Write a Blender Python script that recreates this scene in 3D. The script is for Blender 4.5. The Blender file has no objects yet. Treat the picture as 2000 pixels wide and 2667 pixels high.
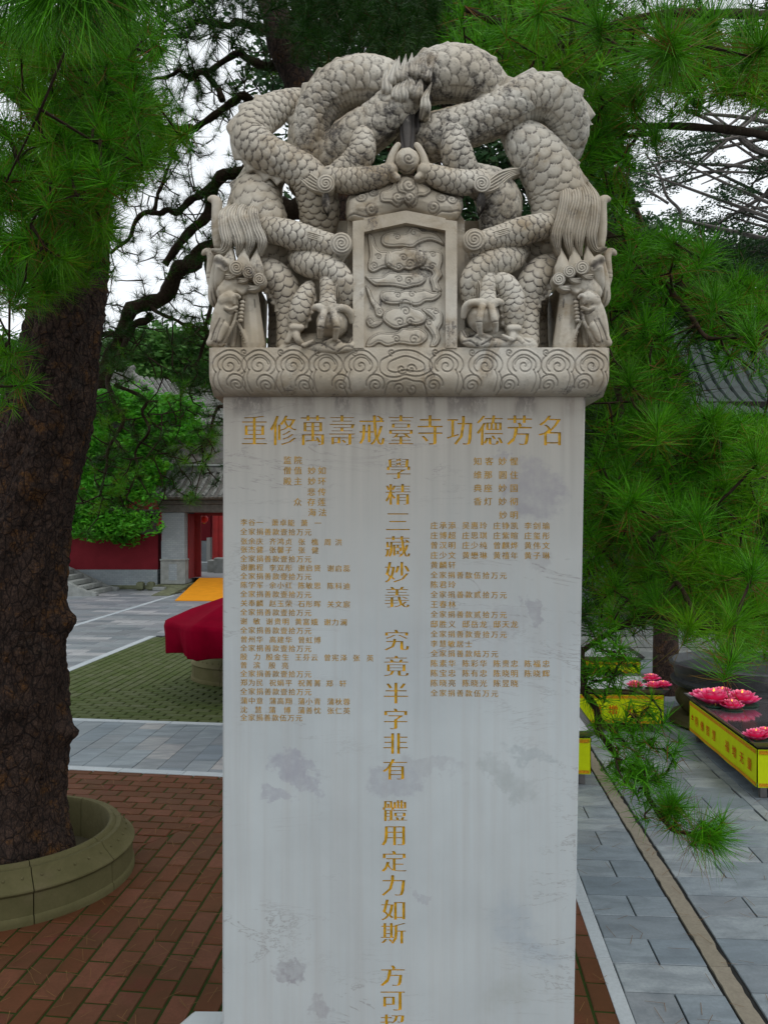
import bpy, bmesh, math, random
import numpy as np
from mathutils import Vector, Matrix, Euler
from mathutils.geometry import delaunay_2d_cdt
random.seed(7); RNG = np.random.default_rng(7)
R = math.radians
S = bpy.context.scene
COL = S.collection

# ---------------------------------------------------------------- camera, sky, sun, exposure
F = 2157.0; EYE = 2.2; HORIZON = 1360.0
cam_d = bpy.data.cameras.new('camera'); cam = bpy.data.objects.new('camera', cam_d); COL.objects.link(cam)
cam.location = (0, 0, EYE); cam.rotation_euler = (R(90), 0, 0)
cam_d.sensor_fit = 'VERTICAL'; cam_d.sensor_height = 36.0; cam_d.sensor_width = 27.0
cam_d.lens = 36.0*F/2667.0; cam_d.shift_y = (HORIZON-1333.5)/2667.0
cam_d.clip_start = 0.05; cam_d.clip_end = 2000
S.camera = cam
SUN_EL, SUN_AZ = 58, 150          # azimuth measured clockwise from +Y
world = bpy.data.worlds.new('World'); S.world = world; world.use_nodes = True
wt = world.node_tree; wt.nodes.clear()
wo = wt.nodes.new('ShaderNodeOutputWorld'); wb = wt.nodes.new('ShaderNodeBackground')
sky = wt.nodes.new('ShaderNodeTexSky'); sky.sky_type = 'NISHITA'; sky.sun_disc = False
sky.sun_elevation = R(SUN_EL); sky.sun_rotation = R(SUN_AZ); sky.air_density = 1.0; sky.dust_density = 3.0
hs = wt.nodes.new('ShaderNodeHueSaturation'); hs.inputs['Saturation'].default_value = 0.35; hs.inputs['Value'].default_value = 1.0
mx = wt.nodes.new('ShaderNodeMix'); mx.data_type = 'RGBA'; mx.inputs[0].default_value = 0.72
mx.inputs[7].default_value = (12.8, 13.4, 13.9, 1)     # even cloud cover
wt.links.new(sky.outputs[0], hs.inputs['Color']); wt.links.new(hs.outputs[0], mx.inputs[6])
wt.links.new(mx.outputs[2], wb.inputs[0]); wb.inputs[1].default_value = 0.1
wt.links.new(wb.outputs[0], wo.inputs[0])
sd = bpy.data.lights.new('sun', 'SUN'); sun = bpy.data.objects.new('sun', sd); COL.objects.link(sun)
sd.energy = 0.7; sd.angle = R(14); sd.color = (1, 0.965, 0.91)
sv = Vector((math.sin(R(SUN_AZ))*math.cos(R(SUN_EL)), math.cos(R(SUN_AZ))*math.cos(R(SUN_EL)), math.sin(R(SUN_EL))))
sun.rotation_euler = sv.to_track_quat('Z', 'Y').to_euler()
S.view_settings.view_transform = 'Standard'; S.view_settings.look = 'None'
S.view_settings.gamma = 1.0; S.view_settings.exposure = 0.0; S.view_settings.use_curve_mapping = False

# ---------------------------------------------------------------- helpers
def W(u, v, Y):
    "the point at depth Y metres that the photo shows at pixel u, v"
    return Vector(((u-1000.0)/F*Y, Y, EYE-(v-HORIZON)/F*Y))
def GY(v, z=0.0): return F*(EYE-z)/(v-HORIZON)

def tag(o, label=None, cat=None, group=None, kind=None):
    if label: o['label'] = label
    if cat: o['category'] = cat
    if group: o['group'] = group
    if kind: o['kind'] = kind
    return o
def empty(name, loc=(0, 0, 0), **k):
    o = bpy.data.objects.new(name, None); COL.objects.link(o); o.location = loc; o.empty_display_size = .1
    return tag(o, **k)
def link(name, me, mat=None, parent=None, **k):
    o = bpy.data.objects.new(name, me); COL.objects.link(o)
    if mat is not None and len(me.materials) == 0: me.materials.append(mat)
    if parent is not None:
        o.parent = parent
        q = parent; t = Vector((0, 0, 0))
        while q is not None: t = t+q.location; q = q.parent
        o.location = o.location-t if k.pop('world', True) else o.location
    else: k.pop('world', None)
    return tag(o, **k)
def mesh(name, V, Fs, smooth=False, attrs=None, mat=None, mats=None):
    me = bpy.data.meshes.new(name)
    V = np.asarray(V, dtype=np.float32).reshape(-1, 3)
    if isinstance(Fs, np.ndarray) and Fs.ndim == 2:
        n, k = Fs.shape
        me.vertices.add(len(V)); me.vertices.foreach_set('co', V.ravel())
        me.loops.add(n*k); me.loops.foreach_set('vertex_index', Fs.astype(np.int32).ravel())
        me.polygons.add(n); me.polygons.foreach_set('loop_start', np.arange(0, n*k, k, dtype=np.int32))
        me.update(calc_edges=True)
    else:
        me.from_pydata([tuple(map(float, p)) for p in V], [], [tuple(int(i) for i in f) for f in Fs])
    if attrs:
        for k2, a in attrs.items():
            at = me.attributes.new(k2, 'FLOAT', 'POINT'); at.data.foreach_set('value', np.asarray(a, dtype=np.float32).ravel())
    if mat is not None: me.materials.append(mat)
    if smooth: me.polygons.foreach_set('use_smooth', np.ones(len(me.polygons), dtype=bool))
    me.update()
    return me
def orient(me):
    bm = bmesh.new(); bm.from_mesh(me); bmesh.ops.recalc_face_normals(bm, faces=bm.faces); bm.to_mesh(me); bm.free(); return me
class MB:
    "collects simple solids into one mesh"
    def __init__(s): s.V = []; s.F = []; s.A = []
    def add(s, V, Fs, a=0.0):
        n = len(s.V); s.V += [tuple(p) for p in V]; s.F += [tuple(i+n for i in f) for f in Fs]; s.A += [a]*len(V); return s
    def box(s, x0, x1, y0, y1, z0, z1, b=0.0, a=0.0, M=None):
        P = []
        if b <= 0:
            for z in (z0, z1):
                for x, y in ((x0, y0), (x1, y0), (x1, y1), (x0, y1)): P.append((x, y, z))
            Fc = [(3, 2, 1, 0), (4, 5, 6, 7), (0, 1, 5, 4), (1, 2, 6, 5), (2, 3, 7, 6), (3, 0, 4, 7)]
        else:
            for z, i in ((z0, b), (z0+b, 0), (z1-b, 0), (z1, b)):
                for x, y in ((x0+i, y0+i), (x1-i, y0+i), (x1-i, y1-i), (x0+i, y1-i)): P.append((x, y, z))
            Fc = [(3, 2, 1, 0), (12, 13, 14, 15)]
            for L in range(3):
                for k in range(4):
                    Fc.append((L*4+k, L*4+(k+1) % 4, L*4+4+(k+1) % 4, L*4+4+k))
        if M is not None: P = [tuple(M @ Vector(p)) for p in P]
        return s.add(P, Fc, a)
    def prism(s, poly, z0, z1, b=0.0, a=0.0):
        n = len(poly); c = (sum(p[0] for p in poly)/n, sum(p[1] for p in poly)/n)
        L = [(poly, z0), (poly, z1-b)]
        if b > 0:
            ins = []
            for p in poly:
                d = math.hypot(c[0]-p[0], c[1]-p[1]) or 1; f = min(.3, b*1.3/d)
                ins.append((p[0]+(c[0]-p[0])*f, p[1]+(c[1]-p[1])*f))
            L.append((ins, z1))
        P = [(p[0], p[1], z) for q, z in L for p in q]
        Fc = [tuple((len(L)-1)*n+i for i in range(n)), tuple(range(n-1, -1, -1))]
        for l in range(len(L)-1):
            for k in range(n): Fc.append((l*n+k, l*n+(k+1) % n, (l+1)*n+(k+1) % n, (l+1)*n+k))
        return s.add(P, Fc, a)
    def lathe(s, prof, c=(0, 0, 0), n=32, a=0.0, a0=0, a1=2*math.pi):
        full = abs(a1-a0-2*math.pi) < 1e-6; m = n if full else n+1
        P = []
        for r, z in prof:
            for k in range(m):
                t = a0+(a1-a0)*k/n; P.append((c[0]+r*math.cos(t), c[1]+r*math.sin(t), c[2]+z))
        Fc = []
        for i in range(len(prof)-1):
            for k in range(n):
                k2 = (k+1) % m
                Fc.append((i*m+k, i*m+k2, (i+1)*m+k2, (i+1)*m+k))
        return s.add(P, Fc, a)
    def tube(s, pts, rad, n=8, a=0.0, cap=True):
        V, Q = tube_arrays(np.array([tuple(p) for p in pts]), np.array(rad, dtype=float)*np.ones(len(pts)), n)
        Fc = [tuple(q) for q in Q]
        if cap:
            Fc += [tuple(range(n-1, -1, -1)), tuple((len(pts)-1)*n+i for i in range(n))]
        return s.add(V, Fc, a)
    def build(s, name, mat, parent=None, smooth=False, fix=True, **k):
        me = mesh(name, s.V, s.F, smooth=smooth, attrs={'rnd': s.A})
        if fix: orient(me)
        if smooth: autosmooth(me)
        return link(name, me, mat, parent, **k)
def autosmooth(me, ang=40):
    bm = bmesh.new(); bm.from_mesh(me)
    for e in bm.edges:
        e.smooth = not (len(e.link_faces) == 2 and e.calc_face_angle(0) > R(ang))
    for f in bm.faces: f.smooth = True
    bm.to_mesh(me); bm.free()

def catmull(P, n):
    P = np.asarray(P, dtype=float)
    if len(P) < 3: return np.array([P[0]+(P[-1]-P[0])*t for t in np.linspace(0, 1, n)])
    Q = np.vstack([2*P[0]-P[1], P, 2*P[-1]-P[-2]])
    seg = np.linalg.norm(np.diff(P[:, :3], axis=0), axis=1); s = np.concatenate([[0], np.cumsum(seg)])
    out = []
    for t in np.linspace(0, s[-1], n):
        i = min(np.searchsorted(s, t, side='right')-1, len(P)-2); f = (t-s[i])/max(seg[i], 1e-9)
        a, b, c, d = Q[i], Q[i+1], Q[i+2], Q[i+3]
        out.append(.5*((2*b)+(-a+c)*f+(2*a-5*b+4*c-d)*f*f+(-a+3*b-3*c+d)*f**3))
    return np.array(out)
def closed(P, n):
    P = [tuple(p) for p in P]; m = len(P); Q = catmull(P[-3:]+P+P[:4], int(n*(m+6)/m))
    d0 = np.linalg.norm(Q-np.array(P[0]), axis=1); h = len(Q)//2
    i0 = int(np.argmin(d0[:h])); i1 = h+int(np.argmin(d0[h:]))
    return Q[i0:i1]
def frames(P, up=(0, -1, 0)):
    T = np.gradient(P, axis=0); T /= np.linalg.norm(T, axis=1)[:, None]+1e-12
    N = np.zeros_like(P); n = np.array(up, dtype=float); n -= T[0]*n.dot(T[0])
    if np.linalg.norm(n) < 1e-3: n = np.array([1.0, .1, .2]); n -= T[0]*n.dot(T[0])
    n /= np.linalg.norm(n)
    for i in range(len(P)):
        n = n-T[i]*n.dot(T[i]); n /= np.linalg.norm(n)+1e-12; N[i] = n
    return T, N, np.cross(T, N)
def tube_arrays(P, r, n):
    T, N, B = frames(P, (0, -1, 0.01))
    th = np.linspace(0, 2*np.pi, n, endpoint=False)
    V = P[:, None, :]+r[:, None, None]*(np.cos(th)[None, :, None]*N[:, None, :]+np.sin(th)[None, :, None]*B[:, None, :])
    i = np.arange(len(P)-1)[:, None]*n; k = np.arange(n)[None, :]; k2 = (k+1) % n
    Q = np.stack([i+k, i+k2, i+n+k2, i+n+k], axis=-1).reshape(-1, 4)
    return V.reshape(-1, 3), Q

# ---------------------------------------------------------------- materials
class NT:
    def __init__(s, name, rough=.7, spec=.3):
        s.m = bpy.data.materials.new(name); s.m.use_nodes = True; s.t = s.m.node_tree; s.t.nodes.clear()
        s.o = s.n('ShaderNodeOutputMaterial'); s.b = s.n('ShaderNodeBsdfPrincipled')
        s.t.links.new(s.b.outputs[0], s.o.inputs[0]); s.b.inputs['Roughness'].default_value = rough
        s.b.inputs['Specular IOR Level'].default_value = spec
        tc = s.n('ShaderNodeNewGeometry'); s.pos = tc.outputs['Position']
    def n(s, t): return s.t.nodes.new(t)
    def put(s, i, v):
        if isinstance(v, (int, float)): i.default_value = v
        elif isinstance(v, (tuple, list)): i.default_value = tuple(v)+((1,) if len(v) == 3 and i.type == 'RGBA' else ())
        else: s.t.links.new(v, i)
    def vec(s, scale=(1, 1, 1), loc=(0, 0, 0), rot=(0, 0, 0), src=None):
        m = s.n('ShaderNodeMapping'); s.put(m.inputs[0], src or s.pos)
        m.inputs['Scale'].default_value = scale; m.inputs['Location'].default_value = loc; m.inputs['Rotation'].default_value = rot
        return m.outputs[0]
    def noise(s, scale=5, detail=4, rough=.6, dist=0, vec=None):
        x = s.n('ShaderNodeTexNoise'); s.put(x.inputs['Vector'], vec or s.pos); x.inputs['Scale'].default_value = scale
        x.inputs['Detail'].default_value = detail; x.inputs['Roughness'].default_value = rough; x.inputs['Distortion'].default_value = dist
        return x.outputs[0]
    def voro(s, scale=5, feat='F1', vec=None, out=0):
        x = s.n('ShaderNodeTexVoronoi'); x.feature = feat; s.put(x.inputs['Vector'], vec or s.pos); x.inputs['Scale'].default_value = scale
        return x.outputs[out]
    def wave(s, scale=5, dist=3, vec=None):
        x = s.n('ShaderNodeTexWave'); s.put(x.inputs['Vector'], vec or s.pos); x.inputs['Scale'].default_value = scale; x.inputs['Distortion'].default_value = dist
        x.inputs['Detail'].default_value = 4; return x.outputs[1]
    def ramp(s, f, stops):
        r = s.n('ShaderNodeValToRGB'); s.put(r.inputs[0], f); e = r.color_ramp.elements
        while len(e) < len(stops): e.new(.5)
        for q, (p, c) in zip(e, stops):
            q.position = p; q.color = (c, c, c, 1) if isinstance(c, (int, float)) else tuple(c)+(1,)
        return r.outputs[0]
    def mix(s, f, a, b, mode='MIX'):
        m = s.n('ShaderNodeMix'); m.data_type = 'RGBA'; m.blend_type = mode
        s.put(m.inputs[0], f); s.put(m.inputs[6], a); s.put(m.inputs[7], b); return m.outputs[2]
    def math(s, op, a, b=0.0, c=None, clamp=False):
        m = s.n('ShaderNodeMath'); m.operation = op; m.use_clamp = clamp; s.put(m.inputs[0], a); s.put(m.inputs[1], b)
        if c is not None: s.put(m.inputs[2], c)
        return m.outputs[0]
    def attr(s, name):
        a = s.n('ShaderNodeAttribute'); a.attribute_name = name; return a.outputs['Fac']
    def sep(s, src=None):
        a = s.n('ShaderNodeSeparateXYZ'); s.put(a.inputs[0], src or s.pos); return a.outputs
    def rand(s):
        oi = s.n('ShaderNodeObjectInfo'); return s.math('FRACT', s.math('ADD', oi.outputs['Random'], s.attr('rnd')))
    def bump(s, h, strength=.3, dist=.01):
        b = s.n('ShaderNodeBump'); s.put(b.inputs['Height'], h); b.inputs['Strength'].default_value = strength; b.inputs['Distance'].default_value = dist
        s.t.links.new(b.outputs[0], s.b.inputs['Normal']); return s
    def col(s, c): s.put(s.b.inputs['Base Color'], c); return s
def flat(name, c, rough=.7, spec=.3, var=.12, scale=30, bump=.1, metal=0):
    x = NT(name, rough, spec); n = x.noise(scale, 3)
    d = tuple(k*(1-var) for k in c); l = tuple(min(1, k*(1+var)) for k in c)
    x.col(x.ramp(n, [(.3, d), (.7, l)])).bump(n, bump, .004); x.b.inputs['Metallic'].default_value = metal
    return x.m

M = {}
# carved warm marble of the crown
x = NT('carved_marble', .62, .3)
big = x.noise(3.2, 4, .6); fine = x.noise(40, 5, .65)
c = x.ramp(big, [(.3, (.39, .32, .225)), (.5, (.57, .51, .415)), (.7, (.67, .635, .56))])
c = x.mix(x.ramp(x.noise(6.5, 5, .7, .6), [(.50, 0), (.68, .7)]), c, (.26, .175, .08))          # ochre water stains
c = x.mix(x.ramp(fine, [(.35, .18), (.6, 0)]), c, (.22, .2, .17))
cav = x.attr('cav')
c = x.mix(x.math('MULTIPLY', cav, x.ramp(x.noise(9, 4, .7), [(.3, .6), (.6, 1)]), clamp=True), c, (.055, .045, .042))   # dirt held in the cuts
c = x.mix(x.math('MULTIPLY', x.ramp(x.noise(6.5, 6, .75), [(.55, 0), (.62, .85)]), x.ramp(x.noise(120, 4, .8), [(.42, 0), (.6, 1)])), c, (.06, .052, .055))   # black lichen specks
dk = x.attr('lichen'); ln_ = x.math('ADD', x.math('MULTIPLY', x.noise(48, 6, .8), .6), x.math('MULTIPLY', x.noise(9, 4, .7), .4))
c = x.mix(x.math('MULTIPLY', x.ramp(x.math('MULTIPLY_ADD', dk, .30, x.math('SUBTRACT', ln_, .30)), [(.30, 0), (.42, .93)]), x.ramp(dk, [(0, 0), (.08, 1)])), c, (.045, .04, .04))
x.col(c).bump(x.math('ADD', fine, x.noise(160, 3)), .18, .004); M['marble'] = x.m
# flat marble of the shaft
x = NT('white_marble', .38, .45)
sx = x.sep()
cloud = x.noise(2.2, 5, .6); strk = x.noise(1, 4, .6, 0, x.vec((34, 6, .9))); strk2 = x.noise(1, 5, .65, 0, x.vec((90, 20, 2.5)))
c = x.ramp(cloud, [(.3, (.42, .46, .475)), (.7, (.52, .57, .585))])
c = x.mix(x.ramp(strk, [(.45, 0), (.78, .38)]), c, (.37, .355, .34))
c = x.mix(x.ramp(strk2, [(.45, 0), (.8, .35)]), c, (.51, .52, .52))
warm = x.math('MULTIPLY_ADD', sx[2], 1.35, -2.45, clamp=True)                  # cream weathering plus painted light falloff, darker and warmer towards the cornice
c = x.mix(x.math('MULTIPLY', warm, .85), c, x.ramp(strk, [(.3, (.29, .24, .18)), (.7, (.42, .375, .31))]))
def blot(u, v, ru, rv, ang, colr, k, Y=2.36, sharp=(.75, 1.0)):
    "one natural blotch in the stone"
    global c
    p = W(u, v, Y); a = x.n('ShaderNodeVectorMath'); a.operation = 'SUBTRACT'; a.inputs[1].default_value = p
    wob = x.n('ShaderNodeTexNoise'); wob.inputs['Scale'].default_value = 7; wob.inputs['Detail'].default_value = 5; wob.inputs['Roughness'].default_value = .7; x.put(wob.inputs['Vector'], x.pos)
    vm = x.n('ShaderNodeVectorMath'); vm.operation = 'MULTIPLY_ADD'; x.put(vm.inputs[0], wob.outputs[1]); vm.inputs[1].default_value = (.22, 0, .22)
    ad = x.n('ShaderNodeVectorMath'); ad.operation = 'ADD'; x.put(ad.inputs[0], x.pos); ad.inputs[1].default_value = (-.11, 0, -.11)
    x.put(vm.inputs[2], ad.outputs[0]); x.put(a.inputs[0], vm.outputs[0])
    m = x.vec((1, 0, 1), src=a.outputs[0], rot=(0, R(ang), 0)); m2 = x.vec((F/Y/ru, 0, F/Y/rv), src=m)
    l = x.n('ShaderNodeVectorMath'); l.operation = 'LENGTH'; x.put(l.inputs[0], m2)
    f = x.ramp(l.outputs['Value'], [(sharp[0], 1), (sharp[1], 0)])
    tex = x.ramp(x.noise(26, 6, .75), [(.32, .3), (.6, .95)])
    c = x.mix(x.math('MULTIPLY', x.math('MULTIPLY', f, tex), k*.8), c, colr)
LIL = (.225, .21, .255)
blot(1400, 1280, 82, 86, 0, LIL, .62); blot(1300, 1195, 22, 22, 0, LIL, .5); blot(1410, 1465, 34, 44, 0, (0.289, 0.281, 0.296), .5)
blot(1385, 1600, 16, 42, 15, LIL, .6); blot(1330, 1630, 50, 50, 0, (0.304, 0.304, 0.327), .4); blot(770, 2010, 95, 34, -38, (0.289, 0.281, 0.350), .75)
blot(730, 2080, 50, 20, -10, (0.289, 0.281, 0.350), .6); blot(1030, 2035, 75, 48, 10, (0.304, 0.304, 0.357), .6); blot(1110, 1990, 110, 26, -18, (0.319, 0.319, 0.350), .45)
blot(1330, 2040, 105, 36, -28, (0.304, 0.334, 0.334), .6); blot(1385, 1975, 70, 26, -8, (0.289, 0.334, 0.357), .6); blot(765, 2525, 34, 38, 20, (0.251, 0.243, 0.274), .8)
blot(740, 2545, 24, 14, 0, (0.274, 0.258, 0.289), .7); blot(822, 2620, 38, 30, 0, (0.274, 0.258, 0.289), .7); blot(1087, 2350, 18, 18, 0, (0.304, 0.296, 0.342), .6)
blot(1340, 2420, 60, 130, 25, (0.319, 0.380, 0.441), .55, sharp=(.3, 1)); blot(1420, 2480, 100, 40, -25, (0.319, 0.380, 0.441), .5, sharp=(.3, 1)); blot(1330, 2600, 90, 60, 0, (0.350, 0.372, 0.350), .6, sharp=(.3, 1))
blot(1250, 1700, 340, 150, 0, (0.380, 0.380, 0.388), .35, sharp=(.2, 1))
# fine dark veins falling to the right
vn = x.noise(1, 6, .7, 1.6, x.vec((1.6, 1, 7.5), rot=(0, R(16), 0)))
vein = x.ramp(x.math('ABSOLUTE', x.math('SUBTRACT', vn, .5)), [(0, 1), (.011, 0)])
c = x.mix(x.math('MULTIPLY', vein, x.ramp(x.noise(3.1, 2), [(.48, 0), (.62, .6)])), c, (.2, .18, .18))
# soot runs under the cornice: columns of black specks
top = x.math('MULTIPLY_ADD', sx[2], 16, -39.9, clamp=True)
run = x.ramp(x.noise(1, 2, .5, 0, x.vec((17, 1, .4))), [(.46, 0), (.56, 1)])
sp = x.ramp(x.noise(1, 4, .8, 0, x.vec((95, 60, 40))), [(.38, 0), (.52, 1)])
c = x.mix(x.math('MULTIPLY', x.math('MULTIPLY', top, run), x.math('MULTIPLY_ADD', sp, .75, .2)), c, (.06, .05, .055))
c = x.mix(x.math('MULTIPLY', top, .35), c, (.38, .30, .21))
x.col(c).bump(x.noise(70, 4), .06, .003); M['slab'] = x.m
M['gold'] = flat('gold_paint', (.55, .315, .008), .5, .4, .35, 60, .2)
M['gold2'] = flat('worn_gold_paint', (.38, .215, .022), .6, .3, .4, 90, .2)
M['paint_red'] = flat('red_banner_ink', (.55, .015, .0), .7, .2)
M['yellow'] = flat('yellow_banner_cloth', (.54, .64, .004), .75, .15, .06, 12, .05)
M['orange_print'] = flat('orange_border_print', (.55, .25, .01), .75, .15, .35, 90, .05)
M['steel'] = flat('brushed_steel', (.20, .185, .18), .28, .5, .1, 20, .03, .8)
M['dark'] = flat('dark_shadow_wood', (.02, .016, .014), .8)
# paving
def paving_mat(name, cols, moss=0, mossc=(.05, .075, .01), rough=.55, stain=.5, coord=(6, 6, 6), joint=False):
    x = NT(name, rough, .35 if rough < .6 else .12); r = x.rand()
    c = x.ramp(r, [(i/max(1, len(cols)-1), q) for i, q in enumerate(cols)])
    g = x.noise(1, 5, .65, .6, x.vec(coord)); c = x.mix(x.ramp(g, [(.35, stain), (.62, 0)]), c, tuple(k*.55 for k in cols[0]))
    c = x.mix(x.ramp(x.noise(60, 4), [(.3, .25), (.6, 0)]), c, tuple(k*.5 for k in cols[0]))
    if moss: c = x.mix(x.ramp(x.noise(2.1, 5, .7), [(.62-moss*.45, moss), (.42-moss*.45, 0)][::-1]), c, mossc)
    x.col(c).bump(x.noise(120, 4), .15, .003); return x.m
M['brick'] = paving_mat('red_paving_brick', [(.105, .024, .016), (.17, .038, .025), (.125, .036, .028), (.22, .065, .05), (.14, .036, .022)], .42, (.055, .05, .012), .72, .4)
M['mossbrick'] = paving_mat('mossy_paving_brick', [(.085, .09, .045), (.13, .125, .08), (.065, .08, .03), (.17, .155, .12), (.10, .11, .05)], .6, (.05, .08, .012), .8, .5)
M['slate'] = paving_mat('blue_grey_slab', [(.15, .19, .22), (.20, .245, .28), (.27, .31, .33), (.17, .20, .22), (.36, .35, .34)], 0, rough=.42, stain=.62, coord=(2.2, 9, 4))
M['slateR'] = paving_mat('pale_blue_grey_slab', [(.19, .235, .27), (.27, .315, .345), (.34, .375, .39), (.17, .215, .25), (.25, .27, .285)], 0, rough=.42, stain=.6, coord=(4, 9, 4))
M['plaza'] = paving_mat('plaza_slab', [(.17, .19, .215), (.22, .245, .27), (.30, .32, .34), (.19, .20, .22), (.46, .46, .47), (.21, .22, .25)], 0, rough=.35, stain=.3)
M['whitestrip'] = paving_mat('white_marble_strip', [(.38, .43, .46), (.46, .50, .52)], 0, rough=.5, stain=.2)
M['tanstrip'] = paving_mat('tan_sandstone_strip', [(.24, .215, .165), (.28, .25, .20)], 0, rough=.8, stain=.3, coord=(20, 20, 20))
M['joint'] = paving_mat('dark_joint_sand', [(.022, .03, .010), (.03, .036, .014)], .6, (.022, .05, .005), .9)
M['jointR'] = flat('grey_joint_mortar', (.022, .023, .023), .9, .2, .3, 40)
M['sand'] = paving_mat('mossy_sandstone', [(.135, .112, .066), (.175, .145, .088)], .42, (.075, .082, .018), .8, .5)
M['jointM'] = paving_mat('mossy_dark_joint', [(.012, .018, .004), (.018, .024, .006)], .3, (.02, .035, .004), .95)
M['soil'] = paving_mat('dry_soil', [(.075, .062, .045), (.09, .075, .05)], .3, (.05, .055, .02), .95)
# bark
x = NT('pine_bark', .9, .2)
wv = x.mix(.10, x.pos, x.n('ShaderNodeTexNoise').outputs[1])
v1 = x.voro(26, 'DISTANCE_TO_EDGE', x.vec((1, 1, .5), src=wv)); v2 = x.voro(60, 'DISTANCE_TO_EDGE', x.vec((1, 1, .7), src=wv))
pl = x.math('MULTIPLY', x.ramp(v1, [(0, .15), (.10, 1)]), x.ramp(v2, [(0, .55), (.1, 1)]))
tone = x.noise(13, 6, .75)
c = x.ramp(tone, [(.3, (.040, .027, .022)), (.52, (.085, .053, .040)), (.7, (.14, .085, .06))])
c = x.mix(x.ramp(x.noise(7, 5, .75), [(.54, 0), (.68, .85)]), c, (.22, .095, .022))
c = x.mix(x.ramp(x.noise(4, 4, .7), [(.60, 0), (.75, .5)]), c, (.10, .10, .09))
c = x.mix(pl, (.012, .009, .009), c); c = x.mix(x.ramp(x.noise(60, 4), [(.35, .6), (.6, 0)]), c, (.015, .012, .011))
x.col(c).bump(x.math('ADD', pl, x.math('MULTIPLY', x.noise(55, 6, .8), 1.2)), .8, .014); M['bark'] = x.m
M['twig'] = flat('dark_twig', (.035, .024, .016), .9, .1, .4, 50, .4)
M['greybark'] = flat('grey_branch_bark', (.15, .135, .125), .9, .1, .4, 20, .4)
def leafmat(name, a, b, brown=None, trans=.25, rough=.45):
    x = NT(name, rough, .22); r = x.attr('rnd')
    oi = x.n('ShaderNodeObjectInfo'); c = x.ramp(r, [(0, a), (.82, b), (.86, b if brown is None else brown), (1, b if brown is None else brown)])
    c = x.mix(x.math('MULTIPLY', oi.outputs['Random'], .4), c, tuple(k*.5 for k in a))
    c = x.mix(x.ramp(x.noise(2.3, 3), [(.5, 0), (.7, .45)]), c, (b[0]*1.9, b[1]*1.08, b[2]))
    x.col(c)
    if trans:
        t = x.n('ShaderNodeBsdfTranslucent'); x.put(t.inputs[0], c); ms = x.n('ShaderNodeMixShader'); ms.inputs[0].default_value = trans
        x.t.links.new(x.b.outputs[0], ms.inputs[1]); x.t.links.new(t.outputs[0], ms.inputs[2]); x.t.links.new(ms.outputs[0], x.o.inputs[0])
    return x.m
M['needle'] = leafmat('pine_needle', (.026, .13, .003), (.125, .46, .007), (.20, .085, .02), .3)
M['needle_dark'] = leafmat('shaded_pine_needle', (.012, .055, .004), (.035, .13, .008), (.08, .04, .012), .2)  # darker copy of the needles: shade of backlit and inner tufts put into colour
M['leaf'] = leafmat('broad_leaf', (.025, .16, .006), (.12, .50, .03), None, .4)
M['leaf_far'] = leafmat('far_leaf', (.03, .10, .018), (.08, .22, .04), None, .3)
M['cypress'] = leafmat('cypress_leaf', (.02, .06, .02), (.045, .12, .04), None, .2)
# ================================================================= STELE
YC, YS = 2.30, 2.36          # front of the cornice / of the shaft
stele = empty('stone_stele', W(1050, 2650, 2.5), label='tall white marble stele with carved dragon crown and gilded inscription', cat='stele')
def pd(P, Y0=YC):
    "rows (u, v, d, ...) -> world points, d metres behind the cornice front"
    P = np.asarray(P, dtype=float); Y = Y0+P[:, 2]
    return np.stack([(P[:, 0]-1000)/F*Y, Y, EYE-(P[:, 1]-HORIZON)/F*Y], axis=1)
PX = YC/F
# ---- glyph outlines
GLY = {}
def glyph(ch, thin=(.022, -.020)):
    if (ch, thin) in GLY: return GLY[(ch, thin)]
    cu = bpy.data.curves.new('g', 'FONT'); cu.body = ch; cu.resolution_u = 2; cu.fill_mode = 'NONE'
    ob = bpy.data.objects.new('g', cu); COL.objects.link(ob); bpy.context.view_layer.update()
    me = ob.to_mesh(); V = np.array([v.co[:2] for v in me.vertices]); E = [tuple(e.vertices) for e in me.edges]; ob.to_mesh_clear()
    bpy.data.objects.remove(ob); bpy.data.curves.remove(cu)
    # loops, so the strokes can be widened across and thinned along like brush lettering
    adj = {}
    for a, b in E: adj.setdefault(a, []).append(b); adj.setdefault(b, []).append(a)
    seen = set(); loops = []
    for s0 in range(len(V)):
        if s0 in seen or s0 not in adj: continue
        L = [s0]; seen.add(s0); cur = s0
        while True:
            nx = [q for q in adj[cur] if q not in seen]
            if not nx: break
            cur = nx[0]; seen.add(cur); L.append(cur)
        if len(L) > 2: loops.append(L)
    V2 = V.copy()
    polys = [V[L] for L in loops]
    def inside(p, Q):
        x, y = p; r = False
        for i in range(len(Q)):
            x1, y1 = Q[i]; x2, y2 = Q[i-1]
            if (y1 > y) != (y2 > y) and x < (x2-x1)*(y-y1)/(y2-y1+1e-12)+x1: r = not r
        return r
    for L, Q in zip(loops, polys):
        area = .5*np.sum(Q[:, 0]*np.roll(Q[:, 1], -1)-np.roll(Q[:, 0], -1)*Q[:, 1])
        depth = sum(inside(Q[0], P2) for P2 in polys if P2 is not Q)
        sg = (1 if area > 0 else -1)*(1 if depth % 2 == 0 else -1)
        d = np.roll(Q, -1, 0)-Q; d /= np.linalg.norm(d, axis=1)[:, None]+1e-9
        n1 = np.stack([d[:, 1], -d[:, 0]], 1)*sg; n0 = np.roll(n1, 1, 0)
        nn = n0+n1; nn /= np.maximum(np.linalg.norm(nn, axis=1)[:, None], .5)
        V2[L] = Q+nn*np.array(thin)
    V2 = V2-np.array([.5, .38])
    GLY[(ch, thin)] = (V2, loops); return GLY[(ch, thin)]
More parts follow.
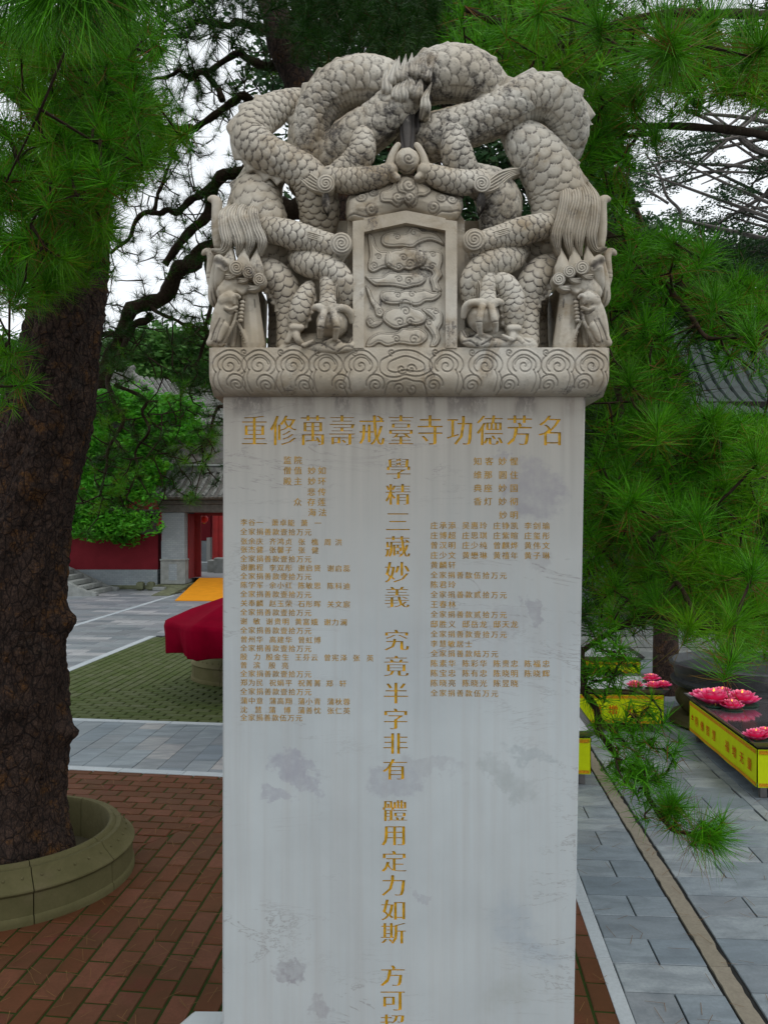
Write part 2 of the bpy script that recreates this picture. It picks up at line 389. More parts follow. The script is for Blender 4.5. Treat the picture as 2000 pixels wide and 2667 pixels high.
def fill(V, loops):
    "triangles of the region between the loops (even-odd)"
    E = [(L[i], L[(i+1) % len(L)]) for L in loops for i in range(len(L))]
    r = delaunay_2d_cdt([Vector(p) for p in V], E, [], 0, 1e-7)
    P = np.array([tuple(p) for p in r[0]]); T = np.array([f for f in r[2] if len(f) == 3]); c = P[T].mean(1); I = np.zeros(len(T), bool)
    V = np.asarray(V, float)
    for L in loops:
        Q = V[L]; J = np.zeros(len(T), bool); w = (c[:, 1] > Q[:, 1].min()) & (c[:, 1] < Q[:, 1].max()); X, Y = c[w, 0], c[w, 1]; K = np.zeros(len(X), bool)
        for i in range(len(Q)):
            x1, y1 = Q[i]; x2, y2 = Q[i-1]
            if y1 != y2: K ^= ((y1 > Y) != (y2 > Y)) & (X < (x2-x1)*(Y-y1)/(y2-y1)+x1)
        J[w] = K; I ^= J
    return P, T[I].tolist()
# every big character: (glyph, u, v, width, height)
BIG = [(ch, u*1.2056, 1121-(.5-abs(i-5)/10)*2, 66, 82) for i, (ch, u) in enumerate(zip('重修萬壽戒臺寺功德芳名', (550, 613, 676, 739, 803, 866, 929, 993, 1058, 1122, 1190)))]
for t, ys in (('學精三藏妙義', (60, 160, 265, 362, 462, 558)), ('究竟半字非有', (725, 825, 930, 1030, 1125, 1225)), ('體用定力如斯', (1385, 1480, 1582, 1675, 1770, 1860)), ('方可超', (2025, 2120, 2215))):
    for ch, y in zip(t, ys): BIG.append((ch, 1038-y*.0073, 1180+y/1.4875, 64, 57))
def lerp_edges(v): t = (v-1025)/(2667-1025); return 581-2*t, 1525-30*t
VB, VT = 3080, 1018
def s2w(u, v, y=YS): q = YS/F; return ((u-1000)*q, y, EYE-(v-HORIZON)*q)
# shaft: front sheet pierced by the big characters, box behind it
pts = []; loops = []
l0, r0 = lerp_edges(VT); l1, r1 = lerp_edges(VB)
ch_ = 5     # chamfer px
outer = [(l0+ch_, VT), (r0-ch_, VT), (r1-ch_, VB), (l1+ch_, VB)]
pts += outer; loops.append([0, 1, 2, 3])
gold_parts = []
for ch, u, v, w, h in BIG:
    V2, L2 = glyph(ch)
    P = [(u+p[0]*w*1.06, v-p[1]*h*1.06) for p in V2]; n = len(pts)
    pts += P; loops += [[i+n for i in L] for L in L2]; gold_parts.append((ch, P, L2))
fv, ff = fill(np.array(pts), loops)
V3 = [s2w(p[0], p[1]) for p in fv]; F3 = [tuple(f) for f in ff]
a = len(V3); TH = .34
o4 = outer; bl = [(l0, VT), (r0, VT), (r1, VB), (l1, VB)]
V3 += [s2w(*p) for p in o4]+[s2w(p[0], p[1], YS+.006) for p in bl]+[s2w(p[0], p[1], YS+TH) for p in bl]
for k in range(4):
    k2 = (k+1) % 4
    F3 += [(a+k, a+k2, a+4+k2, a+4+k), (a+4+k, a+4+k2, a+8+k2, a+8+k)]
F3.append((a+8, a+9, a+10, a+11))
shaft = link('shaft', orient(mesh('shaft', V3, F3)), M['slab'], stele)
for ch, P, L2 in gold_parts:
    gv, gf = fill(np.array(P), L2)
    Vg = [s2w(p[0], p[1], YS+.0035) for p in gv]; Fg = [tuple(f) for f in gf]
    for L in L2:
        n = len(Vg); m = len(L)
        Vg += [s2w(P[i][0], P[i][1], YS+.0002) for i in L]+[s2w(P[i][0], P[i][1], YS+.0035) for i in L]
        Fg += [(n+i, n+(i+1) % m, n+m+(i+1) % m, n+m+i) for i in range(m)]
    link('inscription_character', mesh('inscription_character', Vg, Fg), M['gold'], shaft)
# ---- the small columns of names and sums
ROWS = []
def row(reg, y, items, size=57, tilt=.012):
    ox, oy, sc = reg
    ROWS.append([(ch, ox+X/sc, oy+(y+tilt*(X-250))/sc, size/sc) for s_, xs in items for ch, X in zip(s_, xs)])
T1, T2, T3, T4 = (560, 1040, 3.318), (560, 1420, 3.318), (1050, 1040, 3.253), (1050, 1420, 3.253)
A1, A2, A3, A4 = (252, 320, 388), (500, 568, 638), (748, 815, 885), (1000, 1068, 1138)
def full(reg, y, n='壹拾', x0=250, p=69.3): row(reg, y, [('全家捐善款'+n+'万元', [x0+p*i for i in range(9)])])
H = 66
for y, it in ((525, [('监院', (627, 718))]), (615, [('僧值', (627, 718)), ('妙如', (837, 925))]), (707, [('殿主', (627, 718)), ('妙环', (837, 925))]), (800, [('悲传', (833, 925))]), (887, [('众', (715,)), ('存莲', (833, 922))]), (977, [('海法', (840, 930))])): row(T1, y, it, H, 0)
row(T1, 1062, [('李谷一', A1), ('萧卓能', (520, 590, 660)), ('萧', (772,)), ('一', (890,))]); full(T1, 1142)
row(T1, 1225, [('张余庆', A1), ('齐鸿贞', A2), ('张樵', (750, 863)), ('周洪', (975, 1068))]); row(T1, 1297, [('张杰健', A1), ('张馨子', A2), ('张健', (750, 865))]); full(T1, 1375)
row(T2, 190, [('谢鹏程', A1), ('李双彤', A2), ('谢启贤', A3), ('谢启蕊', A4)]); full(T2, 265)
row(T2, 342, [('陈学军', A1), ('余小红', A2), ('陈敏思', A3), ('陈科迪', A4)]); full(T2, 420)
row(T2, 500, [('关奉麟', A1), ('赵玉荣', A2), ('石彤晖', A3), ('关文宸', A4)]); full(T2, 577)
row(T2, 655, [('谢敏', (250, 362)), ('谢贵明', (472, 543, 612)), ('黄富娥', (722, 790, 860)), ('谢力澜', (972, 1040, 1112))]); full(T2, 733)
row(T2, 812, [('曾州华', A1), ('高建华', A2), ('曾虹博', A3)]); full(T2, 887)
row(T2, 962, [('殷力', (250, 365)), ('殷金生', (472, 540, 610)), ('王芬云', (722, 790, 860)), ('曾宪泽', (972, 1040, 1112)), ('张英', (1222, 1340))])
row(T2, 1035, [('曾滨', (250, 362)), ('殷亮', (495, 607))]); full(T2, 1108)
row(T2, 1185, [('郑为民', A1), ('祝娟平', A2), ('祝菁菁', A3), ('郑轩', (990, 1105))]); full(T2, 1262)
row(T2, 1342, [('蒲中意', A1), ('蒲高翔', A2), ('蒲小青', A3), ('蒲秋蓉', A4)]); row(T2, 1420, [('沈慧', (250, 375)), ('蒲博', (495, 625)), ('蒲善忱', A3), ('张仁英', A4)])
row(T2, 1487, [('全家捐善款伍万元', [250+68*i for i in range(8)])])
B1_, B2_, B3_, B4_ = (262, 337, 412), (530, 603, 678), (793, 867, 940), (1055, 1130, 1208)
for y, it in ((525, [('知客', (630, 727)), ('妙惺', (840, 937))]), (640, [('维那', (630, 718)), ('圆住', (843, 937))]), (752, [('典座', (630, 718)), ('妙国', (840, 937))]), (865, [('香灯', (630, 718)), ('妙彻', (840, 937))]), (980, [('妙明', (845, 937))])): row(T3, y, it, H, 0)
for reg, y, *t in ((T3, 1068, '庄承添', '吴惠玲', '庄铮凯', '李剑瑜'), (T3, 1152, '庄博超', '庄思琪', '庄紫暄', '庄玺彤'), (T3, 1235, '曾汉明', '庄少纯', '曾麒烨', '黄伟文'), (T3, 1320, '庄少文', '黄懋琳', '黄禧年', '黄子琳'), (T4, 167, '黄麟轩'), (T4, 333, '陈君玲'), (T4, 500, '王春林'), (T4, 667, '邸胜义', '邸岳龙', '邸天龙'), (T4, 1000, '陈素华', '陈彩华', '陈贵忠', '陈福忠'), (T4, 1083, '陈宝忠', '陈有忠', '陈晓明', '陈晓辉'), (T4, 1167, '陈晓亮', '陈晓光', '陈昱晓')):
    row(reg, y, list(zip(t, (B1_, B2_, B3_, B4_))), 60, .004)
full(T4, 250, '伍拾', 262, 73); full(T4, 415, '贰拾', 262, 73); full(T4, 583, '贰拾', 262, 73); full(T4, 750, '壹拾', 262, 73)
row(T4, 833, [('李慧敏居士', [262+73*i for i in range(5)])]); row(T4, 915, [('全家捐善款陆万元', [262+73*i for i in range(8)])]); row(T4, 1250, [('全家捐善款伍万元', [262+73*i for i in range(8)])])
for r_ in ROWS:
    Vg = []; Fg = []
    for ch, u, v, sz in r_:
        V2, L2 = glyph(ch, (.016, .0)); gv, gf = fill(V2, L2); n = len(Vg)
        Vg += [s2w(u+p[0]*sz*1.1, v-p[1]*sz*1.1, YS-.0006) for p in gv]; Fg += [tuple(i+n for i in f) for f in gf]
    link('inscription_line', mesh('inscription_line', Vg, Fg), M['gold2'], shaft)

# ---- relief engine (works in photo pixels, heights in pixels)
class Relief:
    def __init__(s, u0, u1, v0, v1, step):
        s.us = np.arange(u0, u1+step*.5, step); s.vs = np.arange(v0, v1+step*.5, step); s.U, s.V = np.meshgrid(s.us, s.vs)
        s.H = np.zeros_like(s.U); s.C = np.zeros_like(s.U); s.step = step; s.u0 = u0; s.v0 = v0
    def win(s, P, m):
        a = max(0, int((P[:, 1].min()-m-s.v0)/s.step)); b = min(len(s.vs), int((P[:, 1].max()+m-s.v0)/s.step)+2)
        c_ = max(0, int((P[:, 0].min()-m-s.u0)/s.step)); d = min(len(s.us), int((P[:, 0].max()+m-s.u0)/s.step)+2)
        return (slice(a, b), slice(c_, d))
    def dist(s, P, w, loop=False):
        X = s.U[w]; Y = s.V[w]; D = np.full(X.shape, 1e9); Q = np.vstack([P, P[:1]]) if loop else P
        for p, q in zip(Q[:-1], Q[1:]):
            e = q-p; l2 = e.dot(e)+1e-12; t = np.clip(((X-p[0])*e[0]+(Y-p[1])*e[1])/l2, 0, 1)
            D = np.minimum(D, (X-p[0]-t*e[0])**2+(Y-p[1]-t*e[1])**2)
        return np.sqrt(D)
    def inside(s, P, w):
        X = s.U[w]; Y = s.V[w]; I = np.zeros(X.shape, bool)
        for i in range(len(P)):
            x1, y1 = P[i]; x2, y2 = P[i-1]
            if y1 == y2: continue
            I ^= ((y1 > Y) != (y2 > Y)) & (X < (x2-x1)*(Y-y1)/(y2-y1)+x1)
        return I
    def groove(s, P, wd=2.2, dp=3, cav=.8):
        P = np.asarray(P, float)[:, :2]; w = s.win(P, wd*3)
        if s.H[w].size == 0: return
        g = np.exp(-(s.dist(P, w)/wd)**2); s.H[w] -= dp*g; s.C[w] = np.maximum(s.C[w], cav*g)
    def ridge(s, P, wd=2.2, h=3):
        P = np.asarray(P, float)[:, :2]; w = s.win(P, wd*3)
        if s.H[w].size == 0: return
        s.H[w] += h*np.exp(-(s.dist(P, w)/wd)**2)
    def raise_(s, P, h, bev, rim=0, dome=0, base=None):
        P = np.asarray(P, float)[:, :2]; w = s.win(P, 6)
        I = s.inside(P, w); d = s.dist(P, w, True); b = s.H[w].copy() if base is None else base
        t = np.clip(d/bev, 0, 1); top = h*np.sqrt(1-(1-t)**2)+dome*np.clip(d/30, 0, 1)
        if rim: top -= 2.4*np.exp(-((d-rim)/1.6)**2)
        s.H[w] = np.where(I, b+top, s.H[w])
        c2 = np.exp(-(d/2.2)**2)*np.where(I, .25, .95)
        if rim: c2 = np.maximum(c2, np.where(I, .5*np.exp(-((d-rim)/1.4)**2), 0))
        s.C[w] = np.maximum(np.where(I, s.C[w]*.0, s.C[w]), c2)
    def mesh(s, fn, keep=None):
        "fn(U, V, H) -> world arrays"
        Pw = fn(s.U, s.V, s.H); n, m = s.U.shape; idx = np.arange(n*m).reshape(n, m)
        Q = np.stack([idx[:-1, :-1], idx[1:, :-1], idx[1:, 1:], idx[:-1, 1:]], -1)
        if keep is not None:
            k = keep; Q = Q[k[:-1, :-1] & k[1:, :-1] & k[1:, 1:] & k[:-1, 1:]]
            used = np.unique(Q.ravel()); remap = np.zeros(n*m, int); remap[used] = np.arange(len(used))
            return Pw.reshape(-1, 3)[used], remap[Q.reshape(-1, 4)], s.C.ravel()[used]
        return Pw.reshape(-1, 3), Q.reshape(-1, 4), s.C.ravel()
def spiral(cx, cy, r0, r1, a0, turns, mir=1, lob=0, n=90, sy=1.0):
    t = np.linspace(0, 1, n); a = R(a0)+t*turns*2*np.pi; r = r0+(r1-r0)*t
    if lob: r = r*(1+lob*np.abs(np.sin(a*2.5))*(1-t))
    return np.stack([cx+mir*r*np.cos(a), cy+sy*r*np.sin(a)], 1)

# ---- cornice with its band of scrolling clouds
rc = Relief(543, 1588, 905, 1026, 1.7)
rc.H += 0
units = [(598, 951), (674, 951), (762, 951), (848, 951), (939, 951), (1162, 951), (1264, 951), (1365, 951), (1453, 951), (1541, 951)]
small = [(613, 997), (691, 999), (792, 999), (888, 998), (978, 998), (1129, 998), (1230, 999), (1327, 998), (1430, 998), (1521, 997)]
def both(P, w=1.8, d=3.6): rc.groove(P, w, d, .5); Q = P.copy(); rc.ridge(Q+np.array([0, -3.0]), 1.7, 1.5)
for cx, cy in units:
    m = 1 if cx < 1060 else -1; m *= -1
    a = np.array([(cx+m*(-38+6*math.cos(k*2.1)*0), 0) for k in range(1)])
    # outer and inner lobed C, joined by a stem running down and inwards
    for rr, st in ((42, 0), (29, 1)):
        t = np.linspace(0, 1, 60); an = R(150)+t*R(250); r = rr*(1+.075*np.abs(np.sin(t*9.4)))
        arc = np.stack([cx-m*r*np.cos(an)*.98, cy-r*np.sin(an)*-1*.86], 1)
        arc[:, 1] = cy+(r*np.sin(an))*.86
        end = arc[0]; tail = catmull([end, end+np.array([-m*-6, 16]), end+np.array([m*(10-4*st), 32]), end+np.array([m*(4), 52])], 14)
        both(arc); both(tail)
    both(spiral(cx, cy+2, 25, 3, 190, 1.55, m, 0), 1.7, 3.2)
for cx, cy in small:
    m = 1 if cx < 1060 else -1
    both(spiral(cx, cy, 24, 22, 170, .62, m, .05, 40, .95)); both(spiral(cx, cy+4, 17, 2.5, 150, 1.4, m, 0, 60, .9), 1.6, 2.8)
# centre cloud
cc = closed([(990, 965), (992, 940), (1012, 928), (1030, 916), (1056, 912), (1082, 916), (1104, 928), (1122, 942), (1124, 962), (1104, 976), (1080, 980), (1056, 976), (1034, 982), (1008, 980)], 90); both(cc)
cc = closed([(1010, 962), (1014, 944), (1034, 934), (1056, 928), (1080, 934), (1102, 946), (1104, 962), (1086, 968), (1056, 964), (1028, 970)], 80); both(cc)
both(spiral(1046, 962, 14, 2, 0, 1.3, 1)); both(spiral(1070, 962, 14, 2, 180, 1.3, -1))
both(catmull([(1000, 1020), (1012, 996), (1036, 992), (1056, 986), (1078, 992), (1102, 996), (1114, 1020)], 50)); both(spiral(1040, 1010, 14, 2, 180, 1.2, 1)); both(spiral(1074, 1010, 14, 2, 0, 1.2, -1))
for k in range(9):
    uu = 636+k*96+(18 if k > 4 else 0); both(spiral(uu, 918, 9, 2, 90, 1.1, 1, 0, 30))
def cornice_fn(U, V, Hh):
    s = np.clip((V-968)/57.0, 0, 1); y = .062*(1-np.sqrt(np.clip(1-s**2.2, 0, 1)))
    eu = np.clip(1-(U-543)/14, 0, 1)+np.clip(1-(1588-U)/14, 0, 1)
    y = y+.012*eu**2
    sx_ = 1-.018*s**3*np.sign(1)                    # ends curl under too
    Uc = 1065+(U-1065)*(1-.030*s**3)
    Yq = YC+y-Hh*PX
    return np.stack([(Uc-1000)*PX, Yq, EYE-(V-HORIZON)*PX], -1)
Vc, Qc, Cc = rc.mesh(cornice_fn)
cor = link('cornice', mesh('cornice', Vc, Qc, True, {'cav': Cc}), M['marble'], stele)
x0, x1 = (545-1000)*PX, (1586-1000)*PX; zt, zb = EYE-(905-HORIZON)*PX, EYE-(1024-HORIZON)*PX
mb = MB(); prof = [(YC+.004, zt), (YC+.014, zt-.07), (YC+.02, zt-.10), (YC+.065, zb), (YC+.40, zb), (YC+.45, zt-.07), (YC+.46, zt)]
for xx in (x0, x1): mb.V += [(xx-(.0 if xx < 0 else .0), y, z) for y, z in prof]
mb.A = [0]*len(mb.V); n = len(prof); mb.F = [tuple(range(n)), tuple(range(2*n-1, n-1, -1))]+[(k, (k+1) % n, n+(k+1) % n, n+k) for k in range(n)]
mb.build('cornice_block', M['marble'], cor)

# ---- scaled bodies
def body(P, nang=None, sw=31, belly=None, step=2.4, h=5.6, scales=True, end=(0, 0), Y0=YC, fur=False, lich=0):
    P = np.asarray(P, float); L = np.linalg.norm(np.diff(P[:, :2], axis=0), axis=1).sum()
    P = P.copy(); P[:, 3] *= 1.07 if (sw > 26 and step < 3) else 1.0
    if sw < 28 and sw != 27 and step < 3: step = 1.75; sw *= 1.22
    n = max(12, int(L/step)); Q = catmull(P, n)
    Wp = pd(Q, Y0); r = Q[:, 3]*PX
    rm = Q[:, 3].mean(); nth = int(2*math.pi*rm/step); nth = min(nth, 170)
    T, N, B = frames(Wp, (0, -1, 0.02))
    th = np.linspace(0, 2*np.pi, nth, endpoint=False)
    na = nang or max(5, int(round(2*math.pi*rm/sw)))
    seg = np.linalg.norm(np.diff(Wp, axis=0), axis=1); s_ = np.concatenate([[0], np.cumsum(seg)])/PX
    asp = .62*(2*math.pi*rm/na)
    A, Bb = np.meshgrid(th/(2*np.pi)*na, s_/asp)          # rows = rings
    hgt = np.zeros_like(A); cav = np.zeros_like(A)
    if scales:
        done = np.zeros(A.shape, bool); Rr = .64; j0 = np.ceil(Bb-Rr/.62)
        for dj in range(0, 3):
            j = j0+dj; off = .5*(np.mod(j, 2)); k = np.round(A-off); da = A-off-k; db = (Bb-j)*.62
            rr = np.sqrt(da**2+db**2)/Rr; ins = (rr < 1) & ~done
            hh = (1-np.clip(rr, 0, 1)**7)*(.72+.28*np.cos(da*2.2))+.38*db/Rr-.12*np.exp(-(np.abs(rr-.8)/.05)**2)
            hgt = np.where(ins, hh, hgt); cav = np.where(ins, np.clip((rr-(.86 if sw > 30 else .80))/.1, 0, 1), cav); done |= ins
        hgt = hgt*h*np.clip(rm/40, .55, 1)
    if fur:
        hgt = hgt+2.2*np.sin(A/na*2*np.pi*fur+np.sin(Bb*1.3)*1.5); cav = np.maximum(cav, np.clip(-np.sin(A/na*2*np.pi*fur+np.sin(Bb*1.3)*1.5)-.4, 0, 1))
    nrm = np.cos(th)[None, :, None]*N[:, None, :]+np.sin(th)[None, :, None]*B[:, None, :]
    if belly is not None:
        bw = pd([belly])[0]; dv = bw[None, :]-Wp; dv /= np.linalg.norm(dv, axis=1)[:, None]
        w = np.clip(((nrm*dv[:, None, :]).sum(-1)-.45)/.12, 0, 1)
        band = 1.6*np.exp(-(((Bb*asp/15) % 1-.5)/.1)**2)
        hgt = hgt*(1-w)-w*(band-1); cav = cav*(1-w)+w*.5*(band/1.6)+.5*np.exp(-((w-.5)/.2)**2)*.6
    V = Wp[:, None, :]+(r[:, None]+hgt*PX)[:, :, None]*nrm
    i = np.arange(n-1)[:, None]*nth; k = np.arange(nth)[None, :]; k2 = (k+1) % nth
    Qd = np.stack([i+k, i+k2, i+nth+k2, i+nth+k], -1).reshape(-1, 4)
    V = V.reshape(-1, 3); C = cav.ravel()
    # domed ends
    for e, sgn in ((0, -1), (n-1, 1)):
        base = e*nth+np.arange(nth); prev = base; c0 = Wp[e]; ring0 = V[base]-c0
        for q, f in ((.5, .87), (.8, .6), (1.0, .02)):
            nv = c0+ring0*f+T[e]*sgn*r[e]*q; st = len(V); V = np.vstack([V, nv]); C = np.concatenate([C, np.zeros(nth)])
            cur = st+np.arange(nth); a_, b_ = (prev, cur) if sgn > 0 else (cur, prev)
            Qd = np.vstack([Qd, np.stack([a_, np.roll(a_, -1), np.roll(b_, -1), b_], -1)]); prev = cur
    return V, Qd, C
class Bag:
    def __init__(s): s.V = []; s.Q = []; s.C = []; s.L = []; s.n = 0
    def add(s, V, Q, C=None, L=0.0):
        V = np.asarray(V); s.V.append(V); s.Q.append(np.asarray(Q)+s.n); s.C.append(np.zeros(len(V)) if C is None else np.asarray(C)); s.L.append(np.full(len(V), L) if np.isscalar(L) else L); s.n += len(V)
    def build(s, name, parent, mat=None, smooth=True, **k):
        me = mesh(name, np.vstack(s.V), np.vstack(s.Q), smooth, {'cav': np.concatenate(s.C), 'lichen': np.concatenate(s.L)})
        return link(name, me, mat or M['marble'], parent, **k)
def part(name, parent, *args, **k):
    b = Bag(); lich = k.pop('lich', 0.0); b.add(*body(*args, **k), L=lich); return b.build(name, parent)
def fin(path, side, hmax=15, ln=30, parent=None, Y0=YC):
    "a crest of little overlapping flame plates along one side of a body"
    P = np.asarray(path, float); L = np.linalg.norm(np.diff(P[:, :2], axis=0), axis=1).sum(); n = int(L/2.5); Q = catmull(P, n)
    T = np.gradient(Q[:, :2], axis=0); T /= np.linalg.norm(T, axis=1)[:, None]; Nn = np.stack([T[:, 1], -T[:, 0]], 1)*side
    s_ = np.concatenate([[0], np.cumsum(np.linalg.norm(np.diff(Q[:, :2], axis=0), axis=1))]); ph = (s_/ln) % 1
    hh = hmax*(.45+.55*np.where(ph < .78, (ph/.78)**1.4, (1-ph)/.22)); wav = 3.5*np.sin(s_/ln*2*np.pi)
    rows = []; C = []
    for f, off, cv in ((-.5, -9, .7), (.45, -6, 0), (.82, -5, .35), (1, -1, 0), (1, 2, 0), (.7, 5, .0), (-.5, 9, .5)):
        rr = Q[:, 3]*1.04+hh*f
        rows.append(pd(np.stack([Q[:, 0]+Nn[:, 0]*rr, Q[:, 1]+Nn[:, 1]*rr, Q[:, 2]+(off+wav*max(f, 0))*PX], 1), Y0)); C.append(np.full(n, cv))
    V = np.stack(rows, 0); m = len(rows); idx = np.arange(m*n).reshape(m, n)
    Qd = np.stack([idx[:-1, :-1], idx[1:, :-1], idx[1:, 1:], idx[:-1, 1:]], -1).reshape(-1, 4)
    b = Bag(); b.add(V.reshape(-1, 3), Qd, np.concatenate(C)); return b.build('back_fin', parent)
def lock(path, w, parent, ridges=5, h=7, tipw=.25, name='mane_lock', Y0=YC, bag=None, taper0=.5, lich=0.0, tl=4):
    P = np.asarray(path, float); L = np.linalg.norm(np.diff(P[:, :2], axis=0), axis=1).sum(); n = max(10, int(L/3)); Q = catmull(P, n)
    T = np.gradient(Q[:, :2], axis=0); T /= np.linalg.norm(T, axis=1)[:, None]; Nn = np.stack([T[:, 1], -T[:, 0]], 1)
    t = np.linspace(0, 1, n); ww = w*.5*np.minimum(1, np.minimum(taper0+(1-taper0)*t*5, tipw+(1-tipw)*(1-t)*tl)); k = int(ridges*6)+1
    q = np.linspace(-1, 1, k); cs = h*np.sqrt(np.clip(1-q**2, 0, 1))+1.9*np.cos(q*np.pi*ridges); cv = np.clip(-np.cos(q*np.pi*ridges), 0, 1)*.55
    V = np.stack([pd(np.stack([Q[:, 0]+Nn[:, 0]*ww*qq, Q[:, 1]+Nn[:, 1]*ww*qq, Q[:, 2]-(cc_-4)*PX], 1), Y0) for qq, cc_ in zip(q, cs)], 0)
    idx = np.arange(k*n).reshape(k, n); Qd = np.stack([idx[:-1, :-1], idx[1:, :-1], idx[1:, 1:], idx[:-1, 1:]], -1).reshape(-1, 4)
    C = np.repeat(cv, n); V = V.reshape(-1, 3)
    # close the back
    bk = V.copy(); bk[:, 1] = np.maximum(bk[:, 1], 0)+.0; back = np.stack([V[idx[0]], V[idx[0]]+[0, .03, 0], V[idx[-1]]+[0, .03, 0], V[idx[-1]]], 0).reshape(-1, 3)
    i2 = np.arange(4*n).reshape(4, n)+len(V); Q2 = np.stack([i2[:-1, :-1], i2[:-1, 1:], i2[1:, 1:], i2[1:, :-1]], -1).reshape(-1, 4)
    b = bag or Bag(); b.add(np.vstack([V, back]), np.vstack([Qd, Q2]), np.concatenate([C, np.zeros(4*n)]), L=lich)
    return b.build(name, parent) if bag is None else b
def curl(u, v, d, r, mir, parent, name='curl', h=9, turns=3.0, a0=0, bag=None):
    nr, na = 16, 44; rr = np.linspace(0.02, 1, nr)[:, None]; aa = np.linspace(0, 2*np.pi, na, endpoint=False)[None, :]
    hh = h*np.sqrt(np.clip(1.02-rr**2, 0, 1))+1.7*np.cos(mir*aa+a0-rr*turns*2*np.pi)*(rr > .08); cv = np.clip(-np.cos(mir*aa+a0-rr*turns*2*np.pi), 0, 1)*.6
    Uu = u+rr*r*np.cos(aa); Vv = v+rr*r*np.sin(aa); V = pd(np.stack([Uu.ravel(), Vv.ravel(), (d-hh*PX).ravel()], 1))
    idx = np.arange(nr*na).reshape(nr, na); nx = np.roll(idx, -1, 1)
    Qd = np.stack([idx[:-1], idx[1:], nx[1:], nx[:-1]], -1).reshape(-1, 4)
    sk = V[idx[-1]]+np.array([0, .035, 0]); i2 = len(V)+np.arange(na); Qd = np.vstack([Qd, np.stack([idx[-1], i2, np.roll(i2, -1), nx[-1]], -1)])
    b = bag or Bag(); b.add(np.vstack([V, sk]), Qd, np.concatenate([cv.ravel(), np.zeros(na)]))
    return b.build(name, parent) if bag is None else b
def clay(name, prims, parent, vox=.0024, sm=3, Y0=YC, lich=0.0, grooves=()):
    "capsules (u,v,d,r) -> (u,v,d,r) melted together into one carved mass"
    bm = bmesh.new()
    for p in prims:
        if len(p) == 2 or isinstance(p[0], (tuple, list)):
            q = np.array(p, float); n = 2+int(np.linalg.norm(np.diff(q[:, :2], axis=0), axis=1).sum()/6); q = catmull(q, max(n, 3)) if len(q) > 2 else np.array([q[0]+(q[1]-q[0])*t for t in np.linspace(0, 1, n)])
        else: q = np.array([p], float)
        Wq = pd(q[:, :3], Y0)
        for c0, row_ in zip(Wq, q):
            rx = row_[3]*PX; sc = (row_[4], row_[5], row_[6]) if len(row_) > 6 else (1, 1, 1)
            mtx = Matrix.Translation(Vector(c0)) @ Matrix.Diagonal((sc[0], sc[1], sc[2], 1))
            bmesh.ops.create_icosphere(bm, subdivisions=2, radius=rx, matrix=mtx)
    me = bpy.data.meshes.new(name); bm.to_mesh(me); bm.free()
    ob = bpy.data.objects.new('tmp', me); COL.objects.link(ob)
    rm = ob.modifiers.new('r', 'REMESH'); rm.mode = 'VOXEL'; rm.voxel_size = vox; rm.use_smooth_shade = True
    s_ = ob.modifiers.new('s', 'SMOOTH'); s_.iterations = sm; s_.factor = .5
    dg = bpy.context.evaluated_depsgraph_get(); dg.update(); m2 = bpy.data.meshes.new_from_object(ob.evaluated_get(dg)); bpy.data.objects.remove(ob)
    V = np.zeros(len(m2.vertices)*3); m2.vertices.foreach_get('co', V); V = V.reshape(-1, 3); cav = np.zeros(len(V))
    if len(grooves):        # cuts across the front, each a polyline in photo pixels
        Yv = V[:, 1]; U = V[:, 0]/Yv*F+1000; Vv = HORIZON-(V[:, 2]-EYE)/Yv*F
        no = np.zeros(len(V)*3); m2.vertices.foreach_get('normal', no); no = no.reshape(-1, 3)
        for g in grooves:
            pl, wd, dp = g; pl = catmull(pl, 20) if len(pl) > 2 else np.array(pl, float); D = np.full(len(V), 1e9)
            for a_, b_ in zip(pl[:-1, :2], pl[1:, :2]):
                e = b_-a_; t = np.clip(((U-a_[0])*e[0]+(Vv-a_[1])*e[1])/(e.dot(e)+1e-9), 0, 1); D = np.minimum(D, (U-a_[0]-t*e[0])**2+(Vv-a_[1]-t*e[1])**2)
            gg = np.exp(-D/wd**2)*(no[:, 1] < .2); V[:, 1] += gg*dp*PX; cav = np.maximum(cav, gg*.9)
        m2.vertices.foreach_set('co', V.astype(np.float32).ravel())
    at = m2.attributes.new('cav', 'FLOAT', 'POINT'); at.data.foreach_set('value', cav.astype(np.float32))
    at = m2.attributes.new('lichen', 'FLOAT', 'POINT'); at.data.foreach_set('value', np.full(len(V), lich, dtype=np.float32))
    m2.name = name; m2.materials.clear(); m2.polygons.foreach_set('use_smooth', np.ones(len(m2.polygons), dtype=bool))
    return link(name, m2, M['marble'], parent)

# left dragon
D1 = [(775, 262, .12, 26), (716, 284, .09, 34), (669, 319, .07, 40), (655, 359, .06, 42), (694, 402, .05, 42), (755, 428, .05, 38), (802, 461, .06, 42), (826, 510, .08, 46), (832, 560, .11, 46), (825, 620, .15, 40)]
dl = part('dragon_body', stele, D1, sw=27, lich=.15)
D2 = [(795, 480, .17, 40), (808, 410, .13, 46), (806, 352, .10, 46), (824, 297, .09, 47), (855, 250, .08, 50), (903, 220, .07, 53), (955, 213, .07, 55), (1003, 222, .08, 53), (1040, 245, .14, 40)]
part('body_loop', dl, D2, belly=(955, 345, .10), sw=34, lich=.3)
D3 = [(1078, 225, .05, 38), (1028, 278, .05, 46), (978, 325, .06, 50), (925, 362, .08, 52), (865, 405, .12, 50)]
part('body_loop', dl, D3, sw=40, belly=(1010, 430, .12), lich=.45)
D4 = [(715, 430, .17, 38), (680, 480, .13, 50), (668, 525, .10, 58), (684, 580, .10, 60), (705, 630, .12, 55), (740, 670, .15, 50)]
part('body_loop', dl, D4, sw=34)
